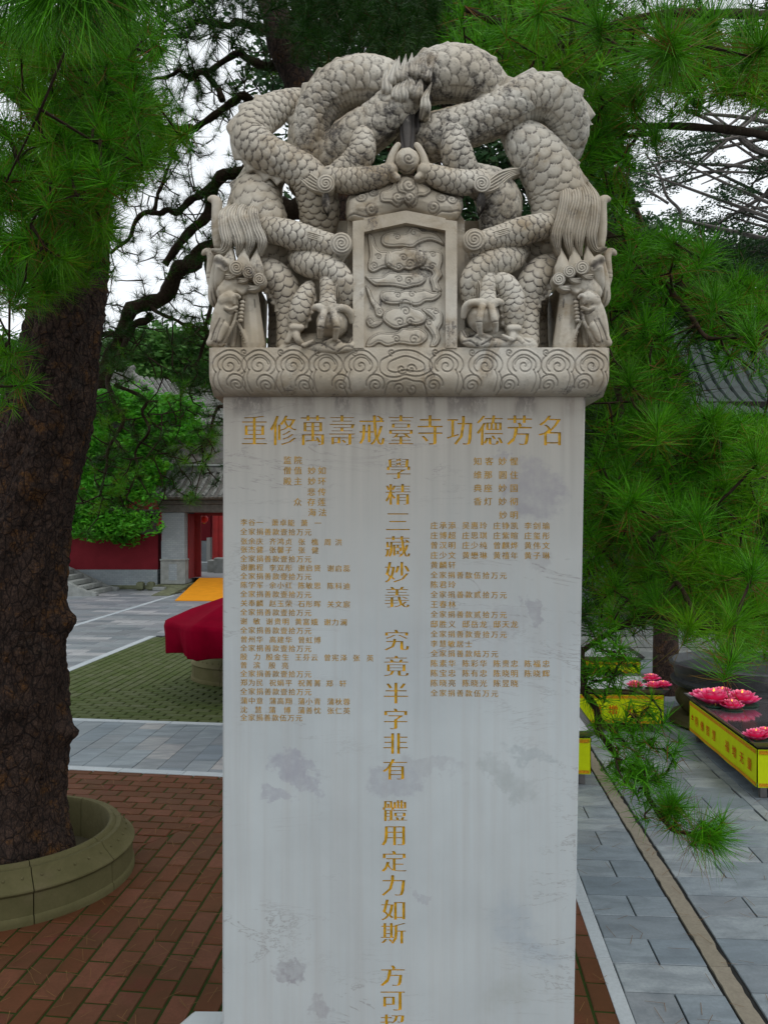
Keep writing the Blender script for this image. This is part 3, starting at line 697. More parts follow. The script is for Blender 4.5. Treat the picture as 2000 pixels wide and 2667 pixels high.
fin(D1[1:6], -1, 25, 32, dl); fin(D2[2:7], 1, 22, 36, dl); fin(D4[1:4], -1, 22, 32, dl)
# right dragon
E3 = [(1085, 375, .14, 52), (1140, 356, .09, 52), (1195, 335, .07, 47), (1262, 313, .06, 46), (1325, 284, .05, 49), (1378, 258, .05, 52), (1432, 262, .05, 52), (1470, 298, .06, 49), (1484, 342, .08, 42), (1478, 390, .11, 34)]
dr = part('dragon_body', stele, E3, sw=34, belly=(1370, 420, .1), lich=.35)
E2 = [(1080, 235, .12, 44), (1103, 212, .08, 52), (1140, 197, .07, 58), (1182, 192, .07, 60), (1228, 202, .08, 58), (1268, 230, .10, 50), (1292, 275, .15, 42)]
part('body_loop', dr, E2, sw=36, belly=(1185, 330, .12), lich=.4)
E1 = [(1340, 340, .14, 36), (1372, 375, .08, 50), (1405, 412, .07, 58), (1432, 457, .07, 61), (1450, 505, .08, 64), (1452, 560, .09, 62), (1436, 612, .11, 56), (1400, 652, .15, 50)]
part('body_loop', dr, E1, sw=34)
E5 = [(1240, 468, .07, 36), (1282, 494, .07, 46), (1303, 535, .08, 48), (1298, 582, .11, 46), (1292, 635, .15, 40)]
part('body_loop', dr, E5, sw=36, lich=.4)
fin(E3[3:9], 1, 27, 38, dr); fin(E2[1:6], 1, 23, 40, dr); fin(E1[1:6], 1, 23, 38, dr)
# paws that hold the pearl, knees raised above them
for root, knee, arm, sgn in ((dl, [(944, 342, .03, 16), (945, 360, .02, 28), (941, 400, .02, 34), (915, 432, .03, 34), (882, 452, .03, 28), (862, 464, .05, 22)], [(862, 464, .03, 30), (900, 470, .02, 31), (942, 468, .01, 29), (985, 460, 0, 25), (1012, 448, 0, 19)], 1),
                             (dr, [(1180, 330, .03, 16), (1181, 348, .02, 27), (1187, 392, .02, 38), (1203, 430, .03, 36), (1230, 458, .05, 26)], [(1108, 447, 0, 20), (1140, 461, 0, 26), (1178, 472, .01, 29), (1218, 476, .02, 30), (1252, 472, .04, 28)], -1)):
    part('raised_leg', root, knee, sw=20, h=4.4, lich=.35); part('forearm', root, arm, sw=19, h=4, belly=None)
    cu = 1061; f = lambda a_, b_, c_, r_: (cu-sgn*a_, b_, c_, r_)
    clay('paw', [(f(60, 445, 0, 19), f(42, 444, -.01, 19)), (f(46, 430, -.01, 13), f(40, 405, -.01, 10), f(30, 385, -.01, 9), f(24, 378, -.01, 8)), (f(40, 452, -.01, 12), f(26, 462, -.02, 9)), (f(50, 458, 0, 14), f(30, 470, 0, 9))], root)
    sx0 = 848 if sgn > 0 else 1254; curl(sx0, 478, -.005, 24, sgn, root, 'elbow_curl', 8, 3.2)
    b = Bag()
    for k in range(6): lock([(sx0+4*sgn, 486+k*3, -.004, 0), (sx0+2*sgn*k-sgn*4, 512+k*4, .0, 0), (sx0-sgn*(6-k*2), 540+k*3, .02, 0)], 9, root, 1.5, 4, bag=b, lich=.7)
    for k in range(5): lock([(sx0-sgn*8, 478+k*6, .0, 0), (sx0-sgn*42, 452+k*9, .01, 0), (sx0-sgn*72, 442+k*5, .02, 0), (sx0-sgn*100, 438+k*3, .04, 0)], 9, root, 1.5, 4, bag=b)
    b.build('elbow_fur', root)
pearl = clay('pearl', [(1060, 420, -.005, 34)], stele, grooves=[(spiral(1064, 412, 15, 3, 40, 1.3, 1, 0, 20), 2.0, 2.2), ([(1040, 440), (1060, 448), (1078, 436)], 2, 2)])
# the flame-like tuft between the two loops and the dirty stalk that falls to the pearl
crest = clay('crest_stalk', [((1060, 210, .05, 34), (1062, 260, .05, 28), (1058, 300, .05, 24), (1062, 350, .04, 22), (1061, 392, .03, 20)), ((1040, 190, .05, 24), (1085, 185, .05, 26)), ((1090, 210, .05, 22), (1106, 250, .06, 20), (1098, 300, .07, 18), (1086, 340, .06, 14))], stele, lich=1.0,
             grooves=[([(1050, 280), (1046, 330), (1052, 390)], 3, 4), ([(1070, 270), (1074, 330), (1070, 395)], 3, 4), ([(1040, 230), (1055, 260), (1050, 290)], 3, 4), ([(1084, 230), (1080, 280), (1084, 330)], 3, 4)])
for k, (a_, b_, ln_, tl) in enumerate([(1004, 214, 60, 8), (1021, 196, 50, 10), (1032, 186, 48, 8), (1051, 184, 52, 6), (1069, 176, 46, 4), (1085, 180, 44, 2), (1100, 174, 44, 12), (1112, 190, 34, 18), (1046, 232, 54, 26), (1074, 222, 50, -24), (1104, 262, 56, 20), (1090, 232, 44, 10), (1028, 240, 44, 22)]):
    lock([(a_-tl*.3, b_+ln_*.9, .03, 0), (a_+(-3 if k % 2 else 4), b_+ln_*.40, -.01, 0), (a_+tl*.2, b_-ln_*.15, -.012, 0), (a_+tl, b_-ln_*.85, .01, 0)], 28, crest, 2, 9, .06, 'flame_tuft', lich=.3, tl=1.7)

# lower halves, mirrored about the middle of the crown
def mir(P, m): return P if m == 0 else [(2124-p[0],)+tuple(p[1:]) for p in P] if isinstance(P[0], tuple) else P
for root, m in ((dl, 0), (dr, 1)):
    g = lambda *P: mir(list(P), m); sg = 1 if m == 0 else -1; dv = 0 if m == 0 else -10
    sh = lambda P: [(p[0], p[1]+dv)+tuple(p[2:]) for p in mir(P, m)]
    part('upper_leg', root, sh([(665, 598, .08, 30), (697, 598, .05, 31), (732, 604, .03, 32), (772, 614, .02, 33), (818, 628, .02, 30), (862, 640, .01, 27), (888, 652, .01, 26)]), sw=20, h=4)
    curl(*sh([(889, 634, -.02)])[0], 29, -sg, root, 'leg_curl', 10, 3.6)
    b = Bag()
    for k in range(4): lock(sh([(886, 612+k*7, -.014, 0), (850, 616+k*5, -.016, 0), (812, 606+k*5, -.016, 0), (780, 600+k*3, -.01, 0), (760, 600+k*2, .0, 0)]), 9, root, 1.5, 4, bag=b)
    for k in range(4): lock(sh([(898-k*4, 658, -.01, 0), (893-k*5, 678, .0, 0), (882-k*4, 692, .02, 0)]), 10, root, 1.5, 4, bag=b, lich=.4)
    b.build('leg_fur', root)
    part('lower_leg', root, sh([(772, 672, .08, 22), (790, 682, .05, 31), (820, 690, .03, 34), (852, 698, .02, 32), (882, 716, .01, 28), (900, 748, .01, 25), (900, 790, .03, 21)]), sw=20, h=4)
    b = Bag()
    for k in range(5): lock(sh([(800+k*6, 672+k*4, .0, 0), (845+k*4, 680+k*7, -.015, 0), (880+k*4, 704+k*6, -.018, 0), (897-k*5, 745, -.014, 0), (900-k*7, 790, .0, 0)]), 9, root, 1.5, 4, bag=b)
    b.build('leg_fur', root)
    part('wrist', root, sh([(848, 716, .03, 17), (855, 742, .01, 20), (855, 775, 0, 20), (853, 800, -.01, 22)]), sw=17, h=3.4)
    oy = -14 if m else 0; q = lambda a_, b_, c_, r_: (2124-a_ if m else a_, b_+oy, c_, r_)
    clay('clawed_paw', [(q(842, 805, -.02, 15), q(872, 805, -.02, 15)), (q(848, 802, -.02, 12), q(826, 800, -.02, 10), q(818, 803, -.01, 8)), (q(872, 802, -.02, 12), q(898, 804, -.02, 11), q(912, 815, -.01, 11), q(917, 838, .0, 8)),
                        (q(845, 812, -.03, 10), q(839, 835, -.04, 10), q(835, 852, -.038, 10), q(834, 875, -.02, 8)), (q(868, 812, -.03, 10), q(874, 835, -.04, 10), q(877, 852, -.038, 10), q(874, 880, -.02, 8))], root, .002,
         grooves=[([(825, 850+oy), (844, 853+oy)] if not m else [(2124-825, 850+oy), (2124-844, 853+oy)], 1.6, 2.4), ([(866, 852+oy), (888, 852+oy)] if not m else [(2124-866, 852+oy), (2124-888, 852+oy)], 1.6, 2.4)])
    clay('ball', [q(866, 840, .015, 44)], root, .003)
    part('neck', root, sh([(675, 700, .13, 30), (690, 706, .09, 34), (716, 720, .07, 38), (742, 754, .07, 38), (752, 800, .08, 34), (756, 850, .08, 33), (758, 900, .08, 36)]), sw=24, h=3.6)
    fin(sh([(690, 706, .05, 34), (716, 722, .05, 36), (742, 756, .06, 34), (756, 800, .06, 30)]), -sg, 14, 26, root)
    fl = [(812, 738, .05, 8), (803, 756, .03, 20), (788, 788, .02, 26), (779, 820, .02, 26), (771, 848, .03, 20)] if m == 0 else [(1266, 752, .06, 16), (1290, 736, .03, 24), (1316, 744, .02, 28), (1334, 775, .02, 29), (1338, 815, .02, 27), (1336, 850, .03, 22)]
    part('foreleg', root, fl, sw=18, h=3.8); fin(fl[1:], 1 if m == 0 else -1, 10, 20, root)
    e = fl[-1]; clay('foot', [((e[0], e[1]+4, .02, 19), (e[0]-6, e[1]+22, .02, 15)), ((e[0], e[1]+14, .01, 12), (e[0]+4*sg, e[1]+34, .0, 10), (e[0]+16*sg, e[1]+48, .01, 8)), ((e[0]-8, e[1]+14, .01, 11), (e[0]-22*sg, e[1]+40, .01, 9)), ((e[0]-10, e[1]+5, .0, 9), (e[0]+14, e[1]+5, .0, 9))], root, .0024)
    # wave-worn rock along the ledge
    clay('rock_base', [(q(745, 914, .03, 22), q(790, 910, .02, 18), q(830, 908, .01, 15), q(880, 908, .0, 14), q(912, 902, .0, 12), q(922, 880, .02, 8)), (q(850, 895, .0, 9), q(870, 885, -.005, 6), q(884, 893, .0, 8)), (q(790, 900, -.01, 7), q(815, 888, .0, 5)), (q(770, 905, .08, 40), q(910, 905, .08, 40))], root, .0026,
         grooves=[([q(a_, b_, 0, 0)[:2] for a_, b_ in g_], 2.2, 3.2) for g_ in ([(800, 905), (830, 893), (850, 900), (870, 912)], [(870, 900), (890, 888), (910, 892), (922, 875)], [(745, 905), (770, 895), (790, 905)], [(850, 905), (845, 895), (838, 900)], [(880, 915), (900, 902), (920, 905)])], lich=.3)
    # head, hanging face down on the ledge
    hu = lambda a_, b_, c_, r_, *s: ((a_ if m else 2131-a_), b_, c_, r_)+tuple(s)
    hp = lambda *P: tuple(hu(*p) for p in P)
    gl = lambda *P: [(a_ if m else 2131-a_, b_) for a_, b_ in P]
    head = clay('head', [hp((1482, 752, .05, 24), (1478, 800, .05, 27), (1474, 850, .05, 30), (1470, 898, .05, 33)), hp((1496, 744, .035, 27), (1520, 744, .03, 30), (1540, 762, .03, 28)),
                         hp((1530, 778, .0, 20), (1545, 785, .005, 20)), hp((1535, 790, .015, 27), (1547, 815, .02, 29), (1554, 845, .025, 29), (1560, 872, .03, 26), (1564, 890, .035, 22)),
                         hp((1566, 850, .02, 13), (1576, 880, .02, 12), (1584, 893, .02, 10)), hp((1545, 850, .0, 12), (1562, 884, .0, 9)), hp((1512, 800, .06, 22), (1518, 850, .09, 28), (1518, 900, .09, 30)),
                         hp((1507, 774, -.008, 5), (1514, 768, -.014, 5.5), (1521, 775, -.014, 5.5), (1520, 790, -.008, 5)), hp((1515, 800, -.012, 5), (1530, 806, -.014, 4.5), (1544, 801, -.01, 4)),
                         hp((1513, 812, .006, 5), (1522, 842, .006, 5), (1538, 874, .012, 5), (1554, 899, .018, 5)), hp((1512, 838, .014, 5), (1500, 862, .018, 5), (1486, 897, .024, 5)), hp((1518, 835, .06, 9), (1520, 870, .06, 8), (1524, 900, .05, 8)),
                         hp((1497, 752, .015, 7), (1506, 735, .015, 4)), hp((1508, 756, .01, 6), (1520, 738, .015, 4)), hp((1486, 752, .02, 8), (1500, 760, .01, 8))], root, .0021, 3,
                grooves=[(gl((1548, 835), (1560, 860), (1568, 890)), 1.8, 3), (gl((1558, 830), (1572, 860), (1580, 885)), 1.8, 3), (gl((1503, 780), (1507, 795), (1511, 815), (1514, 832)), 2.4, 6), (gl((1513, 812), (1530, 818), (1546, 808)), 1.6, 3), (gl((1494, 780), (1497, 800), (1500, 820), (1505, 840)), 2.0, 4), (gl((1468, 780), (1466, 800)), 2, 1.5)])
    tb = Bag()
    def tooth(a_, b_, w_, h_, d0):
        bm = bmesh.new(); p = pd([hu(a_, b_, d0, 0)[:3]])[0]; bmesh.ops.create_icosphere(bm, subdivisions=2, radius=1, matrix=Matrix.Translation(Vector(p)) @ Matrix.Diagonal((w_*PX, 6*PX, h_*PX, 1)))
        me_ = bpy.data.meshes.new('tooth'); bm.to_mesh(me_); bm.free(); me_.polygons.foreach_set('use_smooth', [True]*len(me_.polygons)); link('tooth', me_, M['marble'], head)
    for k in range(6): tooth(1499+k*1.0, 787+k*9.5, 7, 5, .004)
    for k in range(5): tooth(1502-k*2.6, 865+k*7, 5, 3.8, .025); tooth(1536+k*2.2, 872+k*6, 5, 3.6, .025)
    clay('ear', [hp((1566, 752, .03, 6), (1562, 735, .02, 12), (1556, 712, .015, 17), (1551, 696, .01, 20)), hp((1549, 690, .0, 19), (1560, 678, .01, 16))], root, .0022, 3, grooves=[(gl((1546, 694), (1556, 684), (1566, 680)), 9, 14)])
    clay('ear', [hp((1569, 800, .07, 5), (1576, 780, .06, 13), (1573, 750, .055, 16), (1570, 715, .05, 14), (1566, 684, .05, 10))], root, .0024, 3, grooves=[(gl((1560, 790), (1570, 770), (1572, 750)), 2, 2), (gl((1572, 795), (1578, 778), (1580, 760)), 2, 2)])
    clay('horn', [hp((1582, 742, .08, 8), (1585, 722, .08, 10), (1584, 700, .08, 10), (1580, 675, .08, 12), (1582, 660, .08, 12), (1590, 655, .08, 10), (1598, 657, .08, 8), (1601, 661, .08, 6))], root, .0024, 2, grooves=[(gl((1580, 710), (1596, 712)), 1.5, 1.5), (gl((1580, 722), (1596, 724)), 1.5, 1.5)])
    clay('horn', [hp((1562, 640, .07, 13), (1565, 610, .07, 15), (1566, 570, .07, 15), (1565, 540, .07, 15), (1566, 526, .07, 15), (1575, 518, .07, 11), (1583, 519, .07, 8))], root, .0024, 2)
    for (a_, b_, r_) in ((1455, 727, 17), (1483, 707, 17), (1515, 697, 19)):
        p = hu(a_, b_, .0, 0); curl(p[0], p[1], -.012, r_, (1 if m else -1), root, 'brow_curl', 7, 2.8)
    b = Bag()
    for (a_, b_) in ((1455, 727), (1483, 707), (1515, 697)):
        for k in range(3): lock([hu(a_-8+k*2, b_+10+k*2, -.008, 0), hu(a_+10, b_+20+k*3, -.01, 0), hu(a_+30, b_+18+k*5, -.005, 0)], 7, root, 1.5, 3.5, bag=b)
    b.build('brow_fur', root)
    for (a_, b_, tl) in ((1462, 660, -2), (1494, 650, 0), (1530, 652, 6)):
        lock([hu(a_+tl+6, b_+62, .01, 0), hu(a_+tl+4, b_+40, .0, 0), hu(a_+2, b_+16, .0, 0), hu(a_-2, b_-16, .01, 0)], 40, root, .5, 6, .02, 'crest_plate', taper0=.9, tl=1.5)
    sv = (lambda v_: v_) if m else (lambda v_: 662-(662-v_)*.70)
    for P_, w_ in (([(1455, 462), (1472, 500), (1464, 560), (1450, 612), (1456, 664)], 28), ([(1478, 455), (1500, 510), (1488, 565), (1480, 615), (1488, 672)], 30), ([(1508, 462), (1528, 515), (1518, 570), (1508, 620), (1512, 668)], 30), ([(1530, 472), (1548, 520), (1546, 575), (1540, 618), (1552, 650), (1580, 646)], 28)):
        lock([hu(a_, sv(b_), (.07, .0, -.012, -.01, .012, .0)[i], 0) for i, (a_, b_) in enumerate(P_)], w_, root, 4, 10, .25, 'mane_lock', taper0=.15, lich=.15)

# ---- the rear pair of loops, same carving seen from behind
rear = None
NK = [(690, 690, .1, 36), (708, 716, .1, 38), (722, 754, .1, 32), (728, 800, .1, 28), (728, 850, .1, 28), (728, 906, .1, 30)]
for P_ in (D1[1:8], D2[1:8], D3, D4[1:5], E3[1:9], E2[1:6], E1[1:7], E5[1:4], NK, [(2124-p[0],)+p[1:] for p in NK]):
    Pq = [(p[0], p[1], (.37 if P_ is not NK and P_[0][1] != 690 else .30)-p[2]*.6, p[3]*(1.25 if p[1] < 560 else 1.0)) for p in P_]
    b = Bag(); b.add(*body(Pq, sw=34, step=5)); o_ = b.build('rear_body_loop', stele if rear is None else rear)
    rear = rear or o_
# ---- solid heart of the crown, between front and back carving
core = []
for poly, y0, y1 in (([(640, 905), (640, 560), (700, 420), (690, 380), (800, 300), (880, 230), (980, 215), (1060, 200), (1200, 200), (1290, 290), (1420, 320), (1450, 430), (1480, 560), (1480, 905)], .24, .32),
                     ([(745, 905), (745, 690), (800, 640), (925, 640), (925, 905)], .09, .25), ([(1199, 905), (1199, 640), (1330, 630), (1379, 690), (1379, 905)], .09, .25),
                     ([(1035, 460), (1035, 200), (1090, 200), (1090, 460)], .08, .25), ([(905, 905), (905, 560), (960, 470), (1160, 470), (1210, 560), (1210, 905)], .05, .28)):
    n = len(poly); mb = MB()
    V = [tuple(p) for p in pd([(a_, b_, y0) for a_, b_ in poly])]+[tuple((p[0], YC+y1, p[2])) for p in pd([(a_, b_, y0) for a_, b_ in poly])]
    mb.add(V, [tuple(range(n)), tuple(range(2*n-1, n-1, -1))]+[(k, (k+1) % n, n+(k+1) % n, n+k) for k in range(n)]); core.append(mb)
# pierce the arches through the heart: built as separate lumps, none stands in the two openings
mb = MB()
def pwall(poly, y0, y1):
    n = len(poly); f_ = pd([(a_, b_, y0) for a_, b_ in poly]); V = [tuple(p) for p in f_]+[(p[0], YC+y1, p[2]) for p in f_]
    mb.add(V, [tuple(range(n)), tuple(range(2*n-1, n-1, -1))]+[(k, (k+1) % n, n+(k+1) % n, n+k) for k in range(n)])
pwall([(640, 745), (640, 600), (800, 575), (1330, 575), (1480, 600), (1480, 745)], .40, .47)
pwall([(748, 906), (748, 690), (800, 640), (925, 640), (925, 906)], .10, .30); pwall([(1199, 906), (1199, 640), (1330, 640), (1376, 690), (1376, 906)], .10, .30)
pwall([(905, 906), (905, 575), (960, 500), (1160, 500), (1210, 575), (1210, 906)], .055, .28); pwall([(560, 906), (575, 740), (672, 740), (668, 906)], .10, .30); pwall([(1462, 906), (1456, 740), (1556, 740), (1570, 906)], .10, .30)
mb.build('crown_core', M['marble'], stele)

# ---- framed tablet
tab = None; mb = MB()
def fr(poly, y0, y1): pwall(poly, y0, y1)
fr([(919, 906), (919, 576), (948, 572), (948, 906)], -.004, .08); fr([(1160, 906), (1160, 572), (1190, 576), (1190, 906)], -.004, .08)
fr([(948, 604), (948, 568), (1057, 548), (1057, 580)], -.004, .08); fr([(1057, 580), (1057, 548), (1160, 568), (1160, 600)], -.004, .08)
tab = mb.build('tablet_frame', M['marble'], stele)
rp = Relief(946, 1162, 578, 906, 1.6); o9 = lambda P: [(900+a_/4.608, 440+b_/4.608) for a_, b_ in P]
Y_ = lambda P, h=9, bev=3, rim=5, n=90: rp.raise_(closed(o9(P), n), h, bev, rim, 2)
Y_([(430, 850), (450, 770), (560, 730), (660, 750), (740, 740), (780, 690), (860, 680), (930, 730), (1050, 740), (1130, 800), (1190, 890), (1100, 850), (1000, 830), (880, 870), (800, 920), (680, 910), (560, 915), (470, 900)])
Y_([(270, 760), (330, 790), (360, 890), (420, 960), (520, 970), (560, 1060), (540, 1150), (440, 1170), (340, 1215), (280, 1190), (270, 1120), (290, 1020), (280, 900)])
Y_([(1150, 980), (1165, 1080), (1140, 1180), (1160, 1260), (1110, 1340), (1150, 1440), (1060, 1450), (1040, 1380), (1015, 1300), (1050, 1240), (1000, 1190), (900, 1170), (840, 1060), (860, 970), (950, 960), (1060, 955)])
Y_([(480, 1080), (500, 990), (580, 950), (660, 940), (700, 920), (770, 930), (850, 940), (940, 980), (970, 1060), (930, 1140), (840, 1170), (770, 1195), (700, 1180), (640, 1210), (560, 1180), (490, 1140)], 12)
Y_([(235, 1270), (330, 1280), (440, 1270), (520, 1220), (640, 1225), (760, 1230), (860, 1220), (950, 1250), (960, 1320), (900, 1370), (800, 1390), (720, 1410), (620, 1390), (540, 1380), (420, 1380), (340, 1370)])
Y_([(415, 1520), (440, 1450), (560, 1435), (660, 1450), (720, 1430), (860, 1440), (960, 1425), (1060, 1460), (1130, 1440), (1140, 1500), (1060, 1560), (960, 1570), (900, 1610), (820, 1620), (700, 1600), (560, 1605), (460, 1580)])
Y_([(240, 1385), (290, 1440), (330, 1540), (390, 1600), (450, 1690), (430, 1760), (370, 1740), (340, 1650), (290, 1560)], 8, 3, 0)
Y_([(250, 1790), (290, 1740), (350, 1800), (440, 1810), (400, 1860), (320, 1885), (260, 1850)], 8, 3, 4)
Y_([(445, 1780), (470, 1700), (560, 1650), (640, 1640), (660, 1570), (720, 1545), (790, 1580), (810, 1640), (900, 1670), (970, 1740), (950, 1820), (860, 1860), (780, 1850), (700, 1880), (600, 1900), (500, 1850)], 12)
Y_([(920, 1670), (1000, 1640), (1090, 1660), (1160, 1720), (1165, 1830), (1120, 1930), (1140, 2020), (1090, 2110), (1020, 2110), (1050, 2010), (1010, 1930), (955, 1860), (980, 1790), (1050, 1780)])
Y_([(250, 2120), (280, 2020), (400, 1950), (520, 1950), (620, 1940), (680, 1890), (780, 1900), (880, 1890), (970, 1950), (980, 2020), (900, 2090), (800, 2100), (640, 2080), (500, 2110), (400, 2070), (330, 2110)])
for a_, b_, r_, m_ in ((620, 800, 46, 1), (820, 745, 46, -1), (395, 1040, 40, 1), (345, 1150, 44, 1), (695, 1055, 50, 1), (770, 1130, 55, -1), (1050, 1010, 42, 1), (1040, 1155, 46, -1), (640, 1310, 46, 1), (755, 1330, 50, -1), (625, 1500, 44, 1), (800, 1490, 46, -1), (720, 1700, 62, 1), (650, 1830, 55, 1), (770, 1820, 52, -1), (1080, 1700, 50, 1), (1010, 1830, 55, -1), (300, 1820, 40, 1), (410, 1700, 40, -1), (610, 2030, 50, 1), (820, 2040, 62, -1), (640, 1160, 40, -1)):
    rp.groove(spiral(900+a_/4.608, 440+b_/4.608, r_/4.608, 1.5, 200, 1.35, m_, 0, 36), 1.5, 2.6, .7)
Vp, Qp, Cp = rp.mesh(lambda U, V, Hh: np.stack([(U-1000)*PX, YC+.022-Hh*PX+0*U, EYE-(V-HORIZON)*PX], -1))
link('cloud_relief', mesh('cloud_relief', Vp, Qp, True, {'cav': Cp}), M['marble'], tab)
# ---- cloud canopy above it
rk = Relief(896, 1212, 446, 578, 1.8); K_ = lambda P, h, bev, rim=0, dome=0, n=90: rk.raise_(closed(o9(P), n), h, bev, rim, dome)
out = [(5, 540), (10, 400), (40, 330), (150, 270), (260, 230), (400, 180), (540, 130), (620, 80), (720, 60), (800, 80), (860, 110), (960, 150), (1060, 210), (1200, 260), (1340, 300), (1400, 360), (1410, 450), (1370, 550), (1310, 590), (1200, 585), (1100, 590), (980, 550), (860, 510), (720, 500), (620, 520), (480, 560), (340, 600), (220, 615), (90, 600), (30, 580)]
K_(out, 22, 14, 0, 12); base_k = rk.H.copy()
K_([(415, 340), (440, 270), (540, 230), (600, 110), (700, 65), (790, 100), (860, 110), (920, 170), (1010, 210), (1020, 270), (950, 330), (870, 340), (840, 430), (760, 450), (700, 400), (620, 450), (540, 410), (440, 400)], 7, 4, 6)
K_([(640, 130), (720, 65), (800, 90), (830, 170), (860, 270), (840, 360), (780, 440), (700, 390), (720, 320), (640, 290), (620, 200)], 6, 4, 5)
for a_, b_, r_, m_ in ((335, 275, 50, 1), (190, 330, 62, -1), (310, 480, 66, 1), (625, 360, 58, 1), (765, 370, 58, -1), (760, 220, 70, 1), (1150, 340, 58, -1), (1280, 360, 56, 1), (1055, 460, 62, -1)):
    rk.raise_(np.stack([900+a_/4.608+r_/4.608*np.cos(np.linspace(0, 6.28, 30)[:-1]), 440+b_/4.608+r_/4.608*np.sin(np.linspace(0, 6.28, 30)[:-1])], 1), 4, 4, 0, 0); rk.groove(spiral(900+a_/4.608, 440+b_/4.608, r_/4.608, 1.5, 200, 1.25, m_, 0, 36), 1.7, 2.8, .7)
rk.groove(o9([(20, 550), (100, 530), (200, 555), (330, 570)]), 1.8, 3); rk.groove(o9([(1060, 560), (1150, 500), (1260, 510), (1380, 480)]), 1.8, 3)
rk.C = np.maximum(rk.C, .9*np.exp(-((rk.V-552)/14)**2)*np.exp(-((rk.U-1062)/50)**2))
Vp, Qp, Cp = rk.mesh(lambda U, V, Hh: np.stack([(U-1000)*PX, YC+.035-Hh*PX+0*U, EYE-(V-HORIZON)*PX], -1), keep=rk.H > .5)
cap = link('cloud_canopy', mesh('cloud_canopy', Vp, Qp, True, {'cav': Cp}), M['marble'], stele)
mb = MB(); pwall([(900+a_/4.608, 440+b_/4.608) for a_, b_ in out], .034, .14); mb.build('canopy_block', M['marble'], cap)

# ---- plinth
mb = MB(); zt = .576
mb.prism([(-.60, 2.28), (.50, 2.28), (.52, 2.40), (.52, 2.74), (-.64, 2.755), (-.70, 2.62)], 0.002, zt, .012); mb.build('plinth', M['slab'], stele)
# ================================================================= GROUND
def clip(poly, reg):
    "convex clip of poly by convex ccw region"
    out = poly
    for i in range(len(reg)):
        ax, ay = reg[i]; bx, by = reg[(i+1) % len(reg)]; inp = out; out = []
        f = lambda p: (bx-ax)*(p[1]-ay)-(by-ay)*(p[0]-ax)
        for j in range(len(inp)):
            p, q = inp[j-1], inp[j]; fp, fq = f(p), f(q)
            if (fp >= 0) != (fq >= 0):
                t = fp/(fp-fq); out.append((p[0]+(q[0]-p[0])*t, p[1]+(q[1]-p[1])*t))
            if fq >= 0: out.append(q)
        if not out: return []
    return out
def area(P): return .5*abs(sum(P[i-1][0]*P[i][1]-P[i][0]*P[i-1][1] for i in range(len(P))))
def ccw(P): return P if sum(P[i-1][0]*P[i][1]-P[i][0]*P[i-1][1] for i in range(len(P))) > 0 else P[::-1]
def basis(ax, ay): return ((math.cos(R(ax)), -math.sin(R(ax))), (math.sin(R(ay)), math.cos(R(ay))))
def to_ab(p, B):
    (a, c), (b, d) = B; D = a*d-b*c; return ((p[0]*d-p[1]*b)/D, (p[1]*a-p[0]*c)/D)
def to_xy(q, B): return (q[0]*B[0][0]+q[1]*B[1][0], q[0]*B[0][1]+q[1]*B[1][1])
def inview(c, m=.15):
    x, y = c
    return y > 1.2 and abs(x/y) < 1000/F*(1+m)+.1 and not (y > 2.8 and -.42*y/2.36+.1 < x < .50*y/2.36-.1 and y < 40)
def lay(regions, B, bl, bw, joint=.004, along='a', off=(0, 0), shift=.5):
    "running-bond pieces clipped to convex regions"
    P = []
    for reg in regions:
        reg = ccw(reg); Q = [to_ab(p, B) for p in reg]; a0, a1 = min(q[0] for q in Q), max(q[0] for q in Q); b0, b1 = min(q[1] for q in Q), max(q[1] for q in Q)
        La, Lb = (bl, bw) if along == 'a' else (bw, bl)
        if along == 'a':
            j0, j1 = int((b0-off[1])/bw)-1, int((b1-off[1])/bw)+2
            for j in range(j0, j1):
                s = off[0]+(j % 2)*shift*bl
                for i in range(int((a0-s)/bl)-1, int((a1-s)/bl)+2):
                    P.append((s+i*bl, s+(i+1)*bl, off[1]+j*bw, off[1]+(j+1)*bw, reg))
        else:
            for j in range(int((a0-off[0])/bw)-1, int((a1-off[0])/bw)+2):
                s = off[1]+(j % 2)*shift*bl
                for i in range(int((b0-s)/bl)-1, int((b1-s)/bl)+2):
                    P.append((off[0]+j*bw, off[0]+(j+1)*bw, s+i*bl, s+(i+1)*bl, reg))
    out = []
    for x0, x1, y0, y1, reg in P:
        g = joint*.5; poly = ccw([to_xy(p, B) for p in ((x0+g, y0+g), (x1-g, y0+g), (x1-g, y1-g), (x0+g, y1-g))])
        c = clip(poly, reg)
        if len(c) > 2 and area(c) > .02*bl*bw: out.append(c)
    return out
def paving(root, pieces, name, mat, top, nmax=300, bev=.004, field=None, jit=.0015, th=.03):
    piece = []
    for c in pieces:
        m = (sum(p[0] for p in c)/len(c), sum(p[1] for p in c)/len(c)); piece.append((inview(m), m[1], c, m))
    vis = sorted([p for p in piece if p[0]], key=lambda p: p[1]); rest = [p for p in piece if not p[0]]
    rest += vis[nmax:]
    for _, _, c, m in vis[:nmax]:
        z = top+random.uniform(-jit, jit); q = [(p[0]-m[0], p[1]-m[1]) for p in c]
        mb = MB(); mb.prism(q, -th, 0, bev, 0.0); o = mb.build(name, mat, root, fix=False); o.location = Vector((m[0], m[1], z))-root.location
    if rest:
        mb = MB()
        for _, _, c, m in rest:
            if m[1] > 0.5: mb.prism(c, top-th+random.uniform(-jit, jit), top+random.uniform(-jit, jit), bev, random.random())
        if mb.V: mb.build(field or name, mat, root, fix=False, kind='stuff')
def sheet(name, poly, z, mat, **k):
    poly = ccw(poly); return link(name, mesh(name, [(p[0], p[1], z) for p in poly], [tuple(range(len(poly)))]), mat, **k)
ground = sheet('ground', [(-400, -60), (400, -60), (400, 600), (-400, 600)], -.045, M['jointR'], kind='structure')
